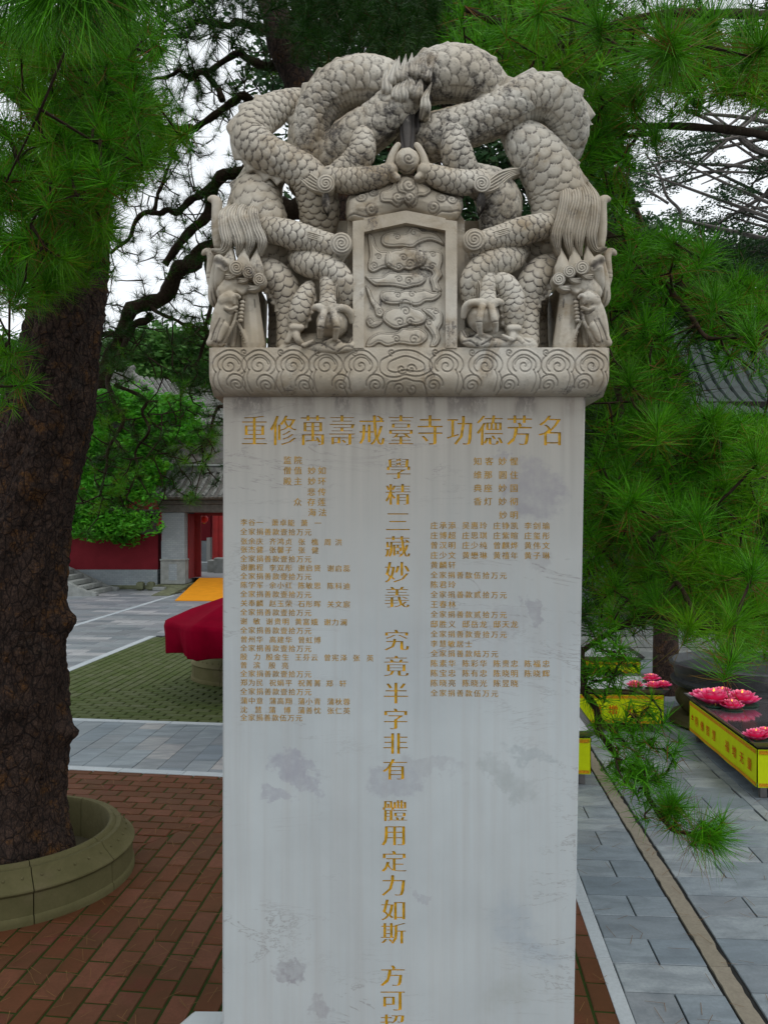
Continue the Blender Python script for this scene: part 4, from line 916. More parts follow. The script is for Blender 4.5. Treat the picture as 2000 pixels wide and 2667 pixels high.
BL = basis(7.3, 4.2); BR = basis(4.2, 4.2); BF = basis(5.0, 3.4)
def yline(x, x0, y0, slope): return y0+(x-x0)*slope
# boundaries: red bricks end on a line that falls to the right
L1 = lambda x: yline(x, -3.05, 7.40, -.150); L2 = lambda x: yline(x, -3.86, 9.33, -.128)
rb = lambda y: .760/.9973+y*.0732/.9973
red = [(-7, .3), (rb(.3), .3), (rb(L1(rb(7))), L1(rb(7))), (-7, L1(-7))]
corner = to_ab((-1.30, 6.12), BL)
# two brick directions that meet on a mitre running back to the far corner
c0 = (-1.30, 6.12); dia = (.90, 1.26)
far = (c0[0]+dia[0]*.72, c0[1]+dia[1]*.72); nearp = (c0[0]-dia[0]*1.0, c0[1]-dia[1]*1.0)
upper = [(-7, nearp[1]-1.0), nearp, far, (far[0], L1(far[0])), (-7, L1(-7))]
lower = [(nearp[0], .3), (rb(.3), .3), (rb(L1(rb(7))), L1(rb(7))), (far[0]+.02, L1(far[0])), far, nearp]
paving_red = sheet('red_brick_paving', red, -.006, M['joint'], kind='structure')
pl = lay([upper], BL, .232, .129, .013, 'a', (0.03, .02), .5)
lo1 = [nearp, far, (far[0], .3), (nearp[0], .3)]; lo2 = [(far[0], .3), (rb(.3), .3), (rb(7.0), L1(rb(7))), (far[0], L1(far[0]))]
pl += lay([lo1, lo2, [(-7, .3), (nearp[0], .3), nearp, (-7, nearp[1]-1.0)]], BL, .232, .129, .013, 'b', (.02, .0), .5)
paving(paving_red, pl, 'paving_brick', M['brick'], 0.0, 300, .005, 'paving_brick_field')
# white strips on both sides of the slab band
def strip(pts, w, name, mat, n, top=.004, root=None, jag=0):
    "kerb strip of n stones along a line, w wide to its left"
    (x0, y0), (x1, y1) = pts; d = Vector((x1-x0, y1-y0)); L = d.length; d.normalize(); nn = Vector((-d.y, d.x))
    for k in range(n):
        a, b = L*k/n+.002, L*(k+1)/n-.002; p0 = Vector((x0, y0))+d*a; p1 = Vector((x0, y0))+d*b
        if jag:
            q = []; m = 9
            for i in range(m+1): q.append(p0+(p1-p0)*i/m+nn*random.uniform(0, jag*(random.random() < .5)))
            for i in range(m, -1, -1): q.append(p0+(p1-p0)*i/m+nn*(w-random.uniform(0, jag*.6*(random.random() < .4))))
        else: q = [p0, p1, p1+nn*w, p0+nn*w]
        c = sum(q, Vector((0, 0)))/len(q); mb = MB(); mb.prism([tuple(p-c) for p in q], -.03, 0, .003 if not jag else .0015)
        o = mb.build('strip_stone', mat, root, fix=False); o.location = Vector((c.x, c.y, top))-(root.location if root else Vector((0, 0, 0)))
slab_left = sheet('slab_band', [(-9, L1(-9)), (1.15, L1(1.15)), (1.15, L2(1.15)), (-9, L2(-9))], -.010, M['joint'], kind='structure')
strip([(-7, L1(-7)), (1.15, L1(1.15))], .105, 's', M['whitestrip'], 14, .004, slab_left); strip([(-7, L2(-7)-.10), (1.15, L2(1.15)-.10)], .10, 's', M['whitestrip'], 14, .004, slab_left)
band = [(-9, L1(-9)+.11), (1.15, L1(1.15)+.11), (1.15, L2(1.15)-.105), (-9, L2(-9)-.105)]
paving(slab_left, lay([band], BL, .52, .235, .004, 'b', (.03, .1), .5), 'slab', M['slate'], .002, 300, .003, 'slab_field')
# mossy bricks round the second planter
ml = lambda y: -4.80+(y-9.4)*.062
moss_r = [(ml(L2(-4.8)), L2(-4.8)+.01), (1.0, L2(1.0)+.01), (1.0, 15.9), (ml(15.9), 15.9)]
paving_moss = sheet('mossy_brick_paving', moss_r, -.011, M['jointM'], kind='structure')
mc = (ml(L2(-4.8)), L2(-4.8)); mdir = (1.0, 1.03); mid = (mc[0]+mdir[0]*3.0, mc[1]+mdir[1]*3.0)
mo1 = [mc, (1.0, L2(1.0)+.01), (1.0, mid[1]), mid]; mo2 = [mc, mid, (mid[0], 15.9), (ml(15.9), 15.9)]
mp = lay([mo1], BL, .232, .129, .019, 'a', (.05, 0), .5)+lay([mo2, [mid, (1.0, mid[1]), (1.0, 15.9), (mid[0], 15.9)]], BL, .232, .129, .019, 'b', (0, .04), .5)
paving(paving_moss, mp, 'paving_brick', M['mossbrick'], 0.0, 300, .008, 'paving_brick_field')
# far plaza
pz = [(-16, L2(-16)+.01), (ml(9)-.16, L2(-5)+.01), (ml(16)-.16, 16.05), (1.2, 16.05), (1.2, 27.6), (-16, 29)]
plaza = sheet('plaza', pz, -.0125, M['jointR'], kind='structure')
pr1 = [(-16, L2(-16)+.01), (ml(9.4)-.13, L2(-4.9)+.01), (ml(16.05)-.13, 16.05), (-16, 16.05)]; pr2 = [(-16, 16.08), (1.2, 16.08), (1.2, 27.6), (-16, 28.6)]
paving(plaza, lay([pr1], BF, .62, .30, .012, 'a', (.1, 0), .37)+lay([pr2], BF, .80, .40, .014, 'a', (.1, 0), .37), 'slab', M['plaza'], .001, 300, .004, 'slab_field')
strip([(ml(L2(-4.8))-.0, L2(-4.8)), (ml(16.0), 16.0)], .13, 's', M['whitestrip'], 8, .006, plaza); strip([(-3.9, 15.86), (1.0, 15.80)], .12, 's', M['whitestrip'], 5, .006, plaza); strip([(-6.65, 13.6), (-6.2, 26.5)], .12, 's', M['whitestrip'], 14, .006, plaza)
# right hand side slabs
ab = lambda a, b: to_xy((a, b), BR)
pr = sheet('stone_slab_paving', [ab(.762, .3), ab(12, .3), ab(12, 16.5), ab(.762, 16.5)], -.010, M['jointR'], kind='structure')
rows = lay([[ab(.836, .6), ab(1.293, .6), ab(1.293, 16), ab(.836, 16)]], BR, .457, .255, .008, 'a', (.836, 3.951-.255*20), .5)
rows2 = lay([[ab(1.424, .6), ab(2.362, .6), ab(2.362, 16), ab(1.424, 16)]], BR, .62, .255, .008, 'a', (1.424, 3.985-.255*20), .5)
rows3 = lay([[ab(2.452, .6), ab(9, .6), ab(9, 14.5), ab(2.452, 14.5)]], BR, .7, .36, .009, 'a', (2.452, .3), .5)
paving(pr, rows+rows2+rows3, 'slab', M['slateR'], .002, 300, .003, 'slab_field')
strip([ab(.832, .6), ab(.832, 14)], .068, 's', M['whitestrip'], 22, .004, pr); strip([ab(1.404, .6), ab(1.404, 14)], .098, 's', M['tanstrip'], 26, .003, pr, jag=.012); strip([ab(2.447, .6), ab(2.447, 14)], .080, 's', M['slateR'], 20, .003, pr)

# ================================================================= PLANTERS
def planter(name, c, Ro, hgt, label, nseg=9, rot=0.0, mat=None, studs=True):
    root = empty(name, (c[0], c[1], 0), label=label, cat='planter', group='round stone planters')
    Ri = Ro-.165*Ro/.75
    prof = [(Ri, 0), (Ri, hgt-.02), (Ri+.012, hgt), (Ri+.03, hgt+.004), (Ri+.045, hgt-.008), (Ri+.05, hgt-.018), (Ri+.08, hgt-.016), (Ro-.07, hgt-.045), (Ro-.03, hgt-.085), (Ro-.012, hgt-.105), (Ro-.002, hgt-.11), (Ro, hgt-.118), (Ro-.006, hgt-.128), (Ro-.015, hgt-.135), (Ro-.012, .05), (Ro-.004, .042), (Ro, .02), (Ro, 0)]
    for k in range(nseg):
        a0 = rot+2*math.pi*k/nseg+.004; a1 = rot+2*math.pi*(k+1)/nseg-.004
        mb = MB(); mb.lathe(prof, (0, 0, 0), 12, 0, a0, a1); n = len(prof); m = 13
        for e in (0, 12): mb.F.append(tuple(i*m+e for i in range(n)))
        o = mb.build('kerb_stone', mat or M['sand'], root, smooth=True); o.location = (0, 0, 0)
        if studs:
            for j in range(5):
                a = a0+(a1-a0)*(j+.5)/5; me = STUD.copy() if False else STUD
                s_ = bpy.data.objects.new('stud', me); COL.objects.link(s_); s_.parent = o; s_.location = ((Ro-.055)*math.cos(a), (Ro-.055)*math.sin(a), hgt-.058)
    mb = MB(); N = 26; rr = [0, .25, .5, .75, 1.0]; V = []; Fq = []
    for i, f in enumerate(rr):
        for k in range(N): a = 2*math.pi*k/N; V.append((f*(Ri+.02)*math.cos(a), f*(Ri+.02)*math.sin(a), .07+random.uniform(-.014, .014)-.02*f))
    for i in range(len(rr)-1):
        for k in range(N): Fq.append((i*N+k, i*N+(k+1) % N, (i+1)*N+(k+1) % N, (i+1)*N+k))
    mb.add(V, Fq); o = mb.build('soil', M['soil'], root, smooth=True); o.location = (0, 0, 0)
    return root
bm = bmesh.new(); bmesh.ops.create_icosphere(bm, subdivisions=2, radius=.0085); STUD = bpy.data.meshes.new('stud'); bm.to_mesh(STUD); bm.free(); STUD.materials.append(M['sand'])
planter('tree_planter', (-2.33, 5.15), .75, .30, 'round sandstone planter ring holding the big pine trunk at the left edge', 9, .42)
planter('tree_planter', (-1.94, 11.85), .80, .34, 'small mossy stone planter ring standing under the dark red cloth', 9, .2)

# red cloth canopy above the second planter
rc_ = empty('red_canopy', (-1.72, 10.6, 0), label='dark red cloth canopy with wavy skirt over the far stone planter', cat='canopy')
n = 8; Rc = 1.04; V = []; Fq = []; seg = 12; m = n*seg
def ringp(f, z, wob=0, sag=0):
    for k in range(m):
        c_, t = divmod(k, seg); t /= seg; a0, a1 = 2*math.pi*(c_+.35)/n, 2*math.pi*(c_+1.35)/n
        x = (math.cos(a0)*(1-t)+math.cos(a1)*t)*f; y = (math.sin(a0)*(1-t)+math.sin(a1)*t)*f
        w = 1+wob*(math.sin(k*2*math.pi/seg*1.5)*.03+.014*math.sin(k*2.3)+.012*math.sin(k*1.1+z*5))
        V.append((x*w, y*w, z-sag*math.sin(t*math.pi)))
ringp(.02, 1.33); ringp(Rc*.35, 1.235, 0, .015); ringp(Rc*.7, 1.115, 0, .03); ringp(Rc*.97, .995, 0, .03); ringp(Rc, .975, 0, .02); ringp(Rc*1.015, .91, .5, 0); ringp(Rc*1.0, .76, 1, 0); ringp(Rc*.97, .58, 1.5, -.03); ringp(Rc*.96, .565, 1.7, -.04)
for i in range(8):
    for k in range(m): Fq.append((i*m+k, i*m+(k+1) % m, (i+1)*m+(k+1) % m, (i+1)*m+k))
me = mesh('cloth', V, Fq, True); me = orient(me); M['redcloth'] = flat('dark_red_cloth', (.19, .001, .014), .9, .03, .12, 5, .6)
o = link('cloth', me, M['redcloth'], rc_); o.location = (0, 0, 0); sm_ = o.modifiers.new('thickness', 'SOLIDIFY'); sm_.thickness = .004; sm_.offset = -1
mb = MB()
for k in range(n):
    a = 2*math.pi*(k+.35)/n; mb.tube([(0, 0, 1.28), (math.cos(a)*Rc*.93, math.sin(a)*Rc*.93, .93)], .008, 5)
mb.build('rib', M['dark'], rc_, smooth=True, kind='stuff').location = (0, 0, 0)
mb = MB(); mb.tube([(0, 0, 0.0), (0, 0, 1.31)], .022, 10); mb.build('pole', M['steel'], rc_, smooth=True).location = (0, 0, 0)

# ================================================================= LOTUS TABLES
M['lotus'] = None
x = NT('lotus_petal', .6, .2); r_ = x.attr('rnd'); x.col(x.ramp(r_, [(0, (.72, .008, .09)), (.6, (.86, .05, .22)), (1, (.90, .34, .48))])); M['lotus'] = x.m
M['lotusleaf'] = flat('dark_green_base', (.012, .07, .04), .4, .4)
x = NT('candle_glow', .5); x.b.inputs['Base Color'].default_value = (.8, .4, .02, 1); x.b.inputs['Emission Color'].default_value = (1, .55, .08, 1); x.b.inputs['Emission Strength'].default_value = 1.2; M['flame'] = x.m
x = NT('water_tray', .08, .6); x.b.inputs['Base Color'].default_value = (.50, .47, .49, 1); x.b.inputs['Metallic'].default_value = .9; x.bump(x.noise(5, 2), .02, .01); M['tray'] = x.m
def text_obj(t, size, parent, loc, rotz, pitch, name='banner_character', mat='paint_red', flipax='x'):
    for k, ch in enumerate(t):
        if ch == ' ': continue
        V2, L2 = glyph(ch, (.012, -.004)); gv, gf = fill(V2, L2); ca, sa = math.cos(rotz), math.sin(rotz); d = k*pitch
        V = [(loc[0]+(d+p[0]*size)*ca, loc[1]+(d+p[0]*size)*sa, loc[2]+p[1]*size) for p in gv]
        link(name, mesh(name, V, gf), M[mat], parent).location = (0, 0, 0)
x = NT('sky_painted_tray', .35, .6); x.b.inputs['Base Color'].default_value = (.72, .74, .76, 1); x.b.inputs['Metallic'].default_value = .35; x.bump(x.noise(5, 2), .02, .01); M['tray2'] = x.m  # pale base colour paints the sky's reflection onto these trays
def table(corner, L, D, ang, label, text=None, side_text=None, tray='tray2'):
    "steel tray table with a yellow banner skirt; corner = front left foot, L along the front, D back"
    root = empty('lotus_table', (corner[0], corner[1], 0), label=label, cat='table', group='steel trays with yellow banner skirts')
    root.rotation_euler.z = R(ang)
    def P(o): o.location = (0, 0, 0); return o
    for a_ in (.06, L-.06):
        for b_ in (.06, D-.06):
            mb = MB(); mb.box(a_-.025, a_+.025, b_-.025, b_+.025, .003, .13, .003); P(mb.build('leg', M['steel'], root, world=False))
    mb = MB(); mb.box(.02, L-.02, .02, D-.02, .12, .405, 0); P(mb.build('frame', M['dark'], root, world=False))
    o9_ = .055; z0, z1 = .41, .468
    V = [(0, 0, z0), (L, 0, z0), (L, D, z0), (0, D, z0), (-o9_, -o9_, z1), (L+o9_, -o9_, z1), (L+o9_, D+o9_, z1), (-o9_, D+o9_, z1),
         (-o9_+.012, -o9_+.012, z1), (L+o9_-.012, -o9_+.012, z1), (L+o9_-.012, D+o9_-.012, z1), (-o9_+.012, D+o9_-.012, z1), (.0, .0, z1-.022), (L, .0, z1-.022), (L, D, z1-.022), (0, D, z1-.022)]
    Fq = [(3, 2, 1, 0)]+[(k, (k+1) % 4, 4+(k+1) % 4, 4+k) for k in range(4)]+[(4+k, 4+(k+1) % 4, 8+(k+1) % 4, 8+k) for k in range(4)]+[(8+k, 8+(k+1) % 4, 12+(k+1) % 4, 12+k) for k in range(4)]
    mb = MB(); mb.add(V, Fq); P(mb.build('tray_rim', M['steel'], root, world=False))
    mb = MB(); mb.add(V[12:16], [(0, 1, 2, 3)]); P(mb.build('tray_surface', M[tray], root, world=False, fix=False))
    for q, (x0, y0, x1, y1) in enumerate(((.0, -.006, L, -.006), (-.006, 0, -.006, D), (L+.006, 0, L+.006, D))):
        n = 24; V = []; dx, dy = x1-x0, y1-y0; ll = math.hypot(dx, dy); nx, ny = dy/ll, -dx/ll
        if q == 1: nx, ny = -1, 0
        if q == 2: nx, ny = 1, 0
        for z in (.100, .25, .400):
            for k in range(n+1):
                t = k/n; w = .003*math.sin(t*19+z*9)*(1-(z-.1)/.32); V.append((x0+dx*t+nx*w, y0+dy*t+ny*w, z))
        Fq = [(i*(n+1)+k, i*(n+1)+k+1, (i+1)*(n+1)+k+1, (i+1)*(n+1)+k) for i in range(2) for k in range(n)]
        sk = mesh('banner', V, Fq, True); ban = P(link('banner', sk, M['yellow'], root, world=False))
        for z0_, z1_ in ((.362, .392), (.108, .134)):
            V = [(x0+dx*t+nx*.006, y0+dy*t+ny*.006, z) for z in (z0_, z1_) for t in (.005, .995)]
            o = link('border_print', mesh('border_print', V, [(0, 1, 3, 2)]), M['orange_print'], ban, world=False); o.location = (0, 0, 0)
        t = (text, side_text, None)[q]
        if t:
            if q == 0: text_obj(t, .105, ban, (.24, -.014, .245), 0, (L-.42)/(len(t)-1))
            else: text_obj(t, .105, ban, (-.014, D-.24, .245), -math.pi/2, (D-.38)/(len(t)-1))
            # lotus emblem printed before the words
            V = []; Fq = []
            for k in range(7):
                a = math.pi*(.12+.76*k/6); a2 = .22; cx_, cz = 0, 0; b = len(V)
                for r1_, aa in ((.004, a), (.022, a-a2), (.038-.006*abs(k-3)/3, a), (.022, a+a2)): V.append((cx_+r1_*math.cos(aa), cz+r1_*math.sin(aa)))
                Fq.append((b, b+1, b+2, b+3))
            b = len(V); V += [(-.035, -.006), (.035, -.006), (.022, -.018), (-.022, -.018)]; Fq.append((b, b+1, b+2, b+3))
            VV = [(.10+p[0], -.0145, .25+p[1]) for p in V] if q == 0 else [(-.0145, D-.11-p[0], .25+p[1]) for p in V]
            link('lotus_emblem', mesh('lotus_emblem', VV, Fq), M['paint_red'], ban, world=False).location = (0, 0, 0)
    return root
text_loc = None
TA = table((2.955, 6.56), 1.6, 1.80, -4.2, 'nearest long steel tray table at the right with red words along its yellow side banner', None, '得佛智慧 福增无量', 'tray')
TB = table((1.15, 8.74), 1.755, .82, -4.2, 'steel tray table right of the slab, its yellow banner half hidden by pine needles', '得佛智慧 福增无量')
TC = table((1.55, 10.80), 1.75, .85, -4.2, 'farthest steel tray table, behind the others beside the bronze basin', '得佛智慧 福增无量')
TF = table((-.03, 7.03), 1.75, .84, -4.2, 'steel tray table mostly hidden behind the stele, only its right end showing')
TG = table((4.55, 8.6), 1.3, .8, -4.2, 'steel tray table at the right edge behind the nearest one')
# floating lotus lamps
def lotus(loc, s, label, rot=0.0, near=True):
    root = empty('lotus_lamp', loc, label=label, cat='lotus lamp', group='pink lotus candle lamps')
    V = []; Fq = []; A = []
    for layer, (n, r0, tilt, ln, z) in enumerate(((11, .030, 18, .058, .008), (9, .022, 42, .05, .014), (7, .014, 64, .042, .018))):
        for k in range(n):
            a = 2*math.pi*(k+.5*layer)/n+rot; b = len(V)
            for t, w in ((0, .3), (.4, 1.15), (.78, 1.0), (1, .22)):
                for sg in (-1, 0, 1):
                    rr = r0+ln*t*math.cos(R(tilt)); zz = z+ln*t*math.sin(R(tilt))+.012*t*t+(0 if sg == 0 else .007*w)
                    ww = .017*w*sg; V.append(((rr*math.cos(a)-ww*math.sin(a))*s, (rr*math.sin(a)+ww*math.cos(a))*s, zz*s)); A.append(.15+.8*t*t+random.uniform(0, .08))
            for i in range(3):
                for j in range(2): q = b+i*3+j; Fq.append((q, q+1, q+4, q+3))
    me = mesh('petals', V, Fq, True, {'rnd': A}); link('petals', me, M['lotus'], root, world=False).location = (0, 0, 0)
    mb = MB(); mb.lathe([(.0, .002), (.07*s, .001), (.075*s, .006*s), (.02*s, .012*s), (0, .012*s)], n=14); mb.build('leaf_base', M['lotusleaf'], root, smooth=True, world=False).location = (0, 0, 0)
    mb = MB(); mb.lathe([(0, .012*s), (.009*s, .014*s), (.011*s, .035*s), (.007*s, .055*s), (0, .075*s)], n=8); mb.build('candle_flame', M['flame'], root, smooth=True, world=False).location = (0, 0, 0)
tz = .448
for (u, v, sz, lb) in ((1826, 1812, 1.3, 'pink lotus lamp farthest left on the nearest tray table'), (1858, 1826, 2.0, 'large pink lotus lamp left of the hanging pine tuft on the nearest tray'), (1932, 1826, 1.8, 'pink lotus lamp right of the hanging pine tuft on the nearest tray'), (1968, 1918, 1.15, 'small pale pink lotus lamp at the near corner of the nearest tray'), (1992, 1912, 1.1, 'small lotus lamp at the right edge of the picture on the nearest tray'), (1880, 1806, 1.3, 'pink lotus lamp at the back between two larger ones'), (1845, 1806, 1.1, 'small pink lotus lamp at the far edge of the nearest tray'),
                     (1905, 1838, 1.2, 'pink lotus lamp in front of the gap between the two large ones'),
                     (1653, 1782, 1.0, 'leftmost pink lotus lamp on the tray beside the stele'), (1695, 1766, 1.15, 'rearmost pink lotus lamp on the tray beside the stele'), (1700, 1784, 1.0, 'pink lotus lamp in the middle of the row beside the stele'), (1726, 1782, 1.0, 'rightmost pink lotus lamp on the tray beside the stele')):
    Y = GY(v+10, tz); p = W(u, v+10, Y); lotus((p.x, p.y, tz), sz*1.12, lb, random.random())
# bronze basin on a carved lotus foot
bs = empty('incense_basin', (3.98, 9.02, 0), label='dark bronze basin on a carved stone lotus foot between the tray tables', cat='basin')
mb = MB(); mb.lathe([(0, .002), (.80, .002), (.84, .03), (.82, .075), (.78, .09), (.76, .10), (0, .11)], n=48); mb.build('base_ring', M['sand'], bs, smooth=True).location = (0, 0, 0)
for k in range(18):
    a = 2*math.pi*k/18; V = []; n = 7
    for i, z in enumerate((.10, .14, .22, .30, .36, .385)):
        bul = (.64, .715, .765, .77, .735, .70)[i]
        for j in range(n):
            t = (j/(n-1)-.5)*2; r1_ = bul-.055*t*t; aa = a+t*math.pi/18*.97; V.append((r1_*math.cos(aa), r1_*math.sin(aa), z-(.02*t*t if i > 3 else 0)))
    Fq = [(i*n+j, i*n+j+1, (i+1)*n+j+1, (i+1)*n+j) for i in range(5) for j in range(n-1)]
    link('stone_petal', orient(mesh('stone_petal', V, Fq, True)), M['sand'], bs, world=False).location = (0, 0, 0)
M['bronze'] = flat('dark_bronze', (.045, .05, .052), .45, .5, .3, 18, .1, .3)
mb = MB(); mb.lathe([(.60, .12), (.66, .36), (.72, .40), (.80, .43), (.82, .46), (.82, .48), (.77, .50), (.79, .60), (.83, .64), (.84, .67), (.80, .68), (.76, .60), (0, .50)], n=56); mb.build('bowl', M['bronze'], bs, smooth=True).location = (0, 0, 0)

# fallen needles lying about under the pines
V = []; Fq = []; A = []; rg = np.random.default_rng(3)
for i in range(1500):
    if i < 1000: x_, y_ = rg.uniform(-2.6, .9), rg.uniform(3.2, 7.2)
    else: x_, y_ = rg.uniform(1.0, 4.2), rg.uniform(3.4, 9)
    a = rg.uniform(0, 3.14); l = rg.uniform(.03, .065); w = .0012; c_, s_ = math.cos(a), math.sin(a); b = len(V); z = .009
    V += [(x_-c_*l-s_*w, y_-s_*l+c_*w, z), (x_-c_*l+s_*w, y_-s_*l-c_*w, z), (x_+c_*l+s_*w, y_+s_*l-c_*w, z+.001), (x_+c_*l-s_*w, y_+s_*l+c_*w, z+.001)]; Fq.append((b, b+1, b+2, b+3)); A += [rg.random()]*4
M['litter'] = flat('fallen_brown_needle', (.16, .085, .03), .8, .2, .4, 9)
link('fallen_needles', mesh('fallen_needles', V, Fq, False, {'rnd': A}), M['litter'], label='thin scatter of brown fallen pine needles on the paving', cat='needles', kind='stuff')
# ================================================================= BUILDINGS
M['redwall'] = flat('red_lime_wall', (.19, .018, .026), .85, .15, .12, 2.5, .15)
M['redpaint'] = flat('red_lacquer', (.22, .012, .012), .5, .3, .15, 3, .05)
x = NT('grey_brick', .8, .2); bt = x.n('ShaderNodeTexBrick'); x.put(bt.inputs['Vector'], x.vec((1, 1, 1), rot=(R(90), 0, 0)))
bt.inputs['Scale'].default_value = 3.2; bt.inputs['Color1'].default_value = (.27, .31, .335, 1); bt.inputs['Color2'].default_value = (.34, .38, .40, 1); bt.inputs['Mortar'].default_value = (.20, .225, .24, 1); bt.inputs['Mortar Size'].default_value = .012; bt.inputs['Row Height'].default_value = .2
x.col(x.mix(x.ramp(x.noise(2.2, 5), [(.4, .5), (.7, 0)]), bt.outputs[0], (.21, .235, .25))).bump(bt.outputs[1], .3, .006); M['greybrick'] = x.m
M['greystone'] = flat('grey_dressed_stone', (.25, .265, .255), .75, .2, .2, 5, .2)
M['eave'] = flat('grey_eave_moulding', (.115, .11, .10), .85, .2, .25, 9, .2)
M['mossstone'] = flat('mossy_stone', (.13, .14, .085), .85, .2, .35, 6, .3)
M['tile'] = flat('weathered_grey_tile', (.15, .15, .14), .8, .2, .6, 7, .4)
M['gtile'] = flat('green_glazed_tile', (.020, .038, .031), .5, .35, .5, 6, .1)
M['orange'] = flat('orange_carpet', (.60, .235, .010), .9, .1, .08, 4, .1)
M['lantern'] = flat('red_lantern_silk', (.62, .02, .01), .6, .3)
M['plaster'] = flat('pale_plaster', (.42, .42, .40), .8, .2)
def bx(parent, name, mat, x0, x1, y0, y1, z0, z1, b=.01, **k):
    mb = MB(); c = Vector(((x0+x1)/2, (y0+y1)/2, (z0+z1)/2)); mb.box(x0-c.x, x1-c.x, y0-c.y, y1-c.y, z0-c.z, z1-c.z, b)
    o = mb.build(name, mat, parent, fix=False, world=False, **k); o.location = c-(parent.location if parent is not None and parent.type == 'EMPTY' else Vector((0, 0, 0))); return o
def XU(u, Y): return (u-1000)/F*Y
def ZV(v, Y): return EYE-(v-HORIZON)/F*Y
def tiled(parent, EL, ER, RR, RL, n, r, mat, sag=.12, seg=7, name='tile_row', rings=9):
    "curved slope of round tile rows from ridge to eave"
    EL, ER, RR, RL = map(Vector, (EL, ER, RR, RL)); up = (ER-EL).cross(RL-EL).normalized()
    if up.z < 0: up = -up
    base = parent.location; V = []; Fq = []; m = 8
    for i in range(m+1):
        t = i/m; s_ = -sag*math.sin(t*math.pi)*(1-t*.3)
        V += [tuple(EL.lerp(RL, t)+up*s_-base), tuple(ER.lerp(RR, t)+up*s_-base)]
    for i in range(m): Fq.append((2*i, 2*i+1, 2*i+3, 2*i+2))
    o = link('roof_bed', mesh('roof_bed', V, Fq), M['eave'], parent, world=False); o.location = (0, 0, 0); so = o.modifiers.new('t', 'SOLIDIFY'); so.thickness = .05
    for k in range(n):
        a = (k+.5)/n; p0 = EL.lerp(ER, a); p1 = RL.lerp(RR, a); pts = []; rad = []; mm = rings*3
        for i in range(mm+1):
            t = i/mm; pts.append(p0.lerp(p1, t)+up*(-sag*math.sin(t*math.pi)*(1-t*.3)+r*.5)-base); rad.append(r*(1.12 if i % 3 == 0 else 1.0))
        mb = MB(); mb.tube(pts, rad, seg); 
        mb.lathe([(0, 0), (r*1.25, 0), (r*1.3, -r*.3), (0, -r*.35)], tuple(pts[0]), 8)
        o = mb.build(name, mat, parent, smooth=True, world=False); o.location = (0, 0, 0)
# gateway
GYd = 27.0
gate = empty('gateway', (XU(452, GYd), GYd, 0), label='grey brick gateway with tiled roof and red door frame, left of the stele', cat='gate')
xl, xr = XU(422, GYd), XU(481, GYd)
for (a_, b_) in ((xl, xr), (xr+3.3, xr+4.05)):
    pi_ = bx(gate, 'gate_pillar', M['greybrick'], a_, b_, GYd, GYd+1.4, .96, 2.52, .004)
    bx(gate, 'pillar_base', M['greystone'], a_-.03, b_+.03, GYd-.03, GYd+1.43, .18, .94, .015); bx(gate, 'base_band', M['greystone'], a_-.05, b_+.05, GYd-.05, GYd+1.45, .942, 1.0, .012)
    bx(gate, 'base_panel', M['greybrick'], a_+.24, a_+.50, GYd-.036, GYd, .30, .84, .004)
bx(gate, 'footing_stone', M['mossstone'], xl-.16, xr+.10, GYd-.25, GYd+1.3, .0, .17, .02); bx(gate, 'footing_stone', M['greystone'], xl-.16, xl+.22, GYd-.50, GYd-.27, 0, .12, .02)
bx(gate, 'lintel', M['eave'], xl-.06, xr+4.2, GYd-.06, GYd+1.5, 2.525, 2.78, .01); bx(gate, 'lintel_moulding', M['eave'], xl-.12, xr+4.25, GYd-.14, GYd+1.58, 2.782, 2.92, .02); bx(gate, 'lintel_moulding', M['eave'], xl-.18, xr+4.3, GYd-.22, GYd+1.66, 2.922, 3.0, .02)
bx(gate, 'door_frame', M['redpaint'], xr+.002, xr+.24, GYd+1.30, GYd+1.42, .33, 2.50, .004); bx(gate, 'door_frame', M['redpaint'], xr+.24, xr+3.3, GYd+1.30, GYd+1.42, 2.42, 2.52, .004)
bx(gate, 'door_leaf', M['redpaint'], xr+.003, xr+.06, GYd+.45, GYd+1.29, .33, 2.48, .004)
bx(gate, 'notice_plate', M['plaster'], xr+.002, xr+.02, GYd+.9, GYd+1.15, 1.15, 1.5, .002)
el, er = (xl-.30, GYd-.50, 3.0), (xr+4.6, GYd-.50, 3.0); rl, rr_ = (xl+.10, GYd+.75, 3.86), (xr+4.2, GYd+.75, 3.86)
tiled(gate, el, er, rr_, rl, 21, .065, M['tile'], .10); tiled(gate, (xl-.3, GYd+2.0, 3.0), (xr+4.6, GYd+2.0, 3.0), rr_, rl, 21, .065, M['tile'], .10)
bx(gate, 'roof_ridge', M['tile'], xl+.05, xr+4.2, GYd+.66, GYd+.84, 3.84, 4.06, .03); bx(gate, 'ridge_cap', M['greystone'], xl+.05, xr+4.2, GYd+.63, GYd+.87, 4.062, 4.13, .02)
mb = MB(); gl_ = gate.location
mb.tube([Vector(p)-gl_ for p in ((xl-.30, GYd-.55, 3.08), (xl-.14, GYd-.1, 3.24), (xl+.02, GYd+.4, 3.58), (xl+.10, GYd+.75, 3.95))], [.06, .07, .08, .09], 8)
mb.tube([Vector(p)-gl_ for p in ((xl-.22, GYd-.45, 3.10), (xl-.40, GYd-.62, 3.16), (xl-.46, GYd-.72, 3.34))], [.06, .05, .03], 7)
mb.build('roof_verge', M['tile'], gate, smooth=True, world=False).location = (0, 0, 0)
mb = MB()
mb.tube([Vector(p)-gl_ for p in ((xl+.10, GYd+.72, 3.95), (xl+.0, GYd+.72, 4.2), (xl+.12, GYd+.72, 4.45), (xl+.34, GYd+.72, 4.62), (xl+.50, GYd+.72, 4.55), (xl+.50, GYd+.72, 4.40), (xl+.38, GYd+.72, 4.38))], [.14, .15, .13, .11, .09, .07, .04], 9)
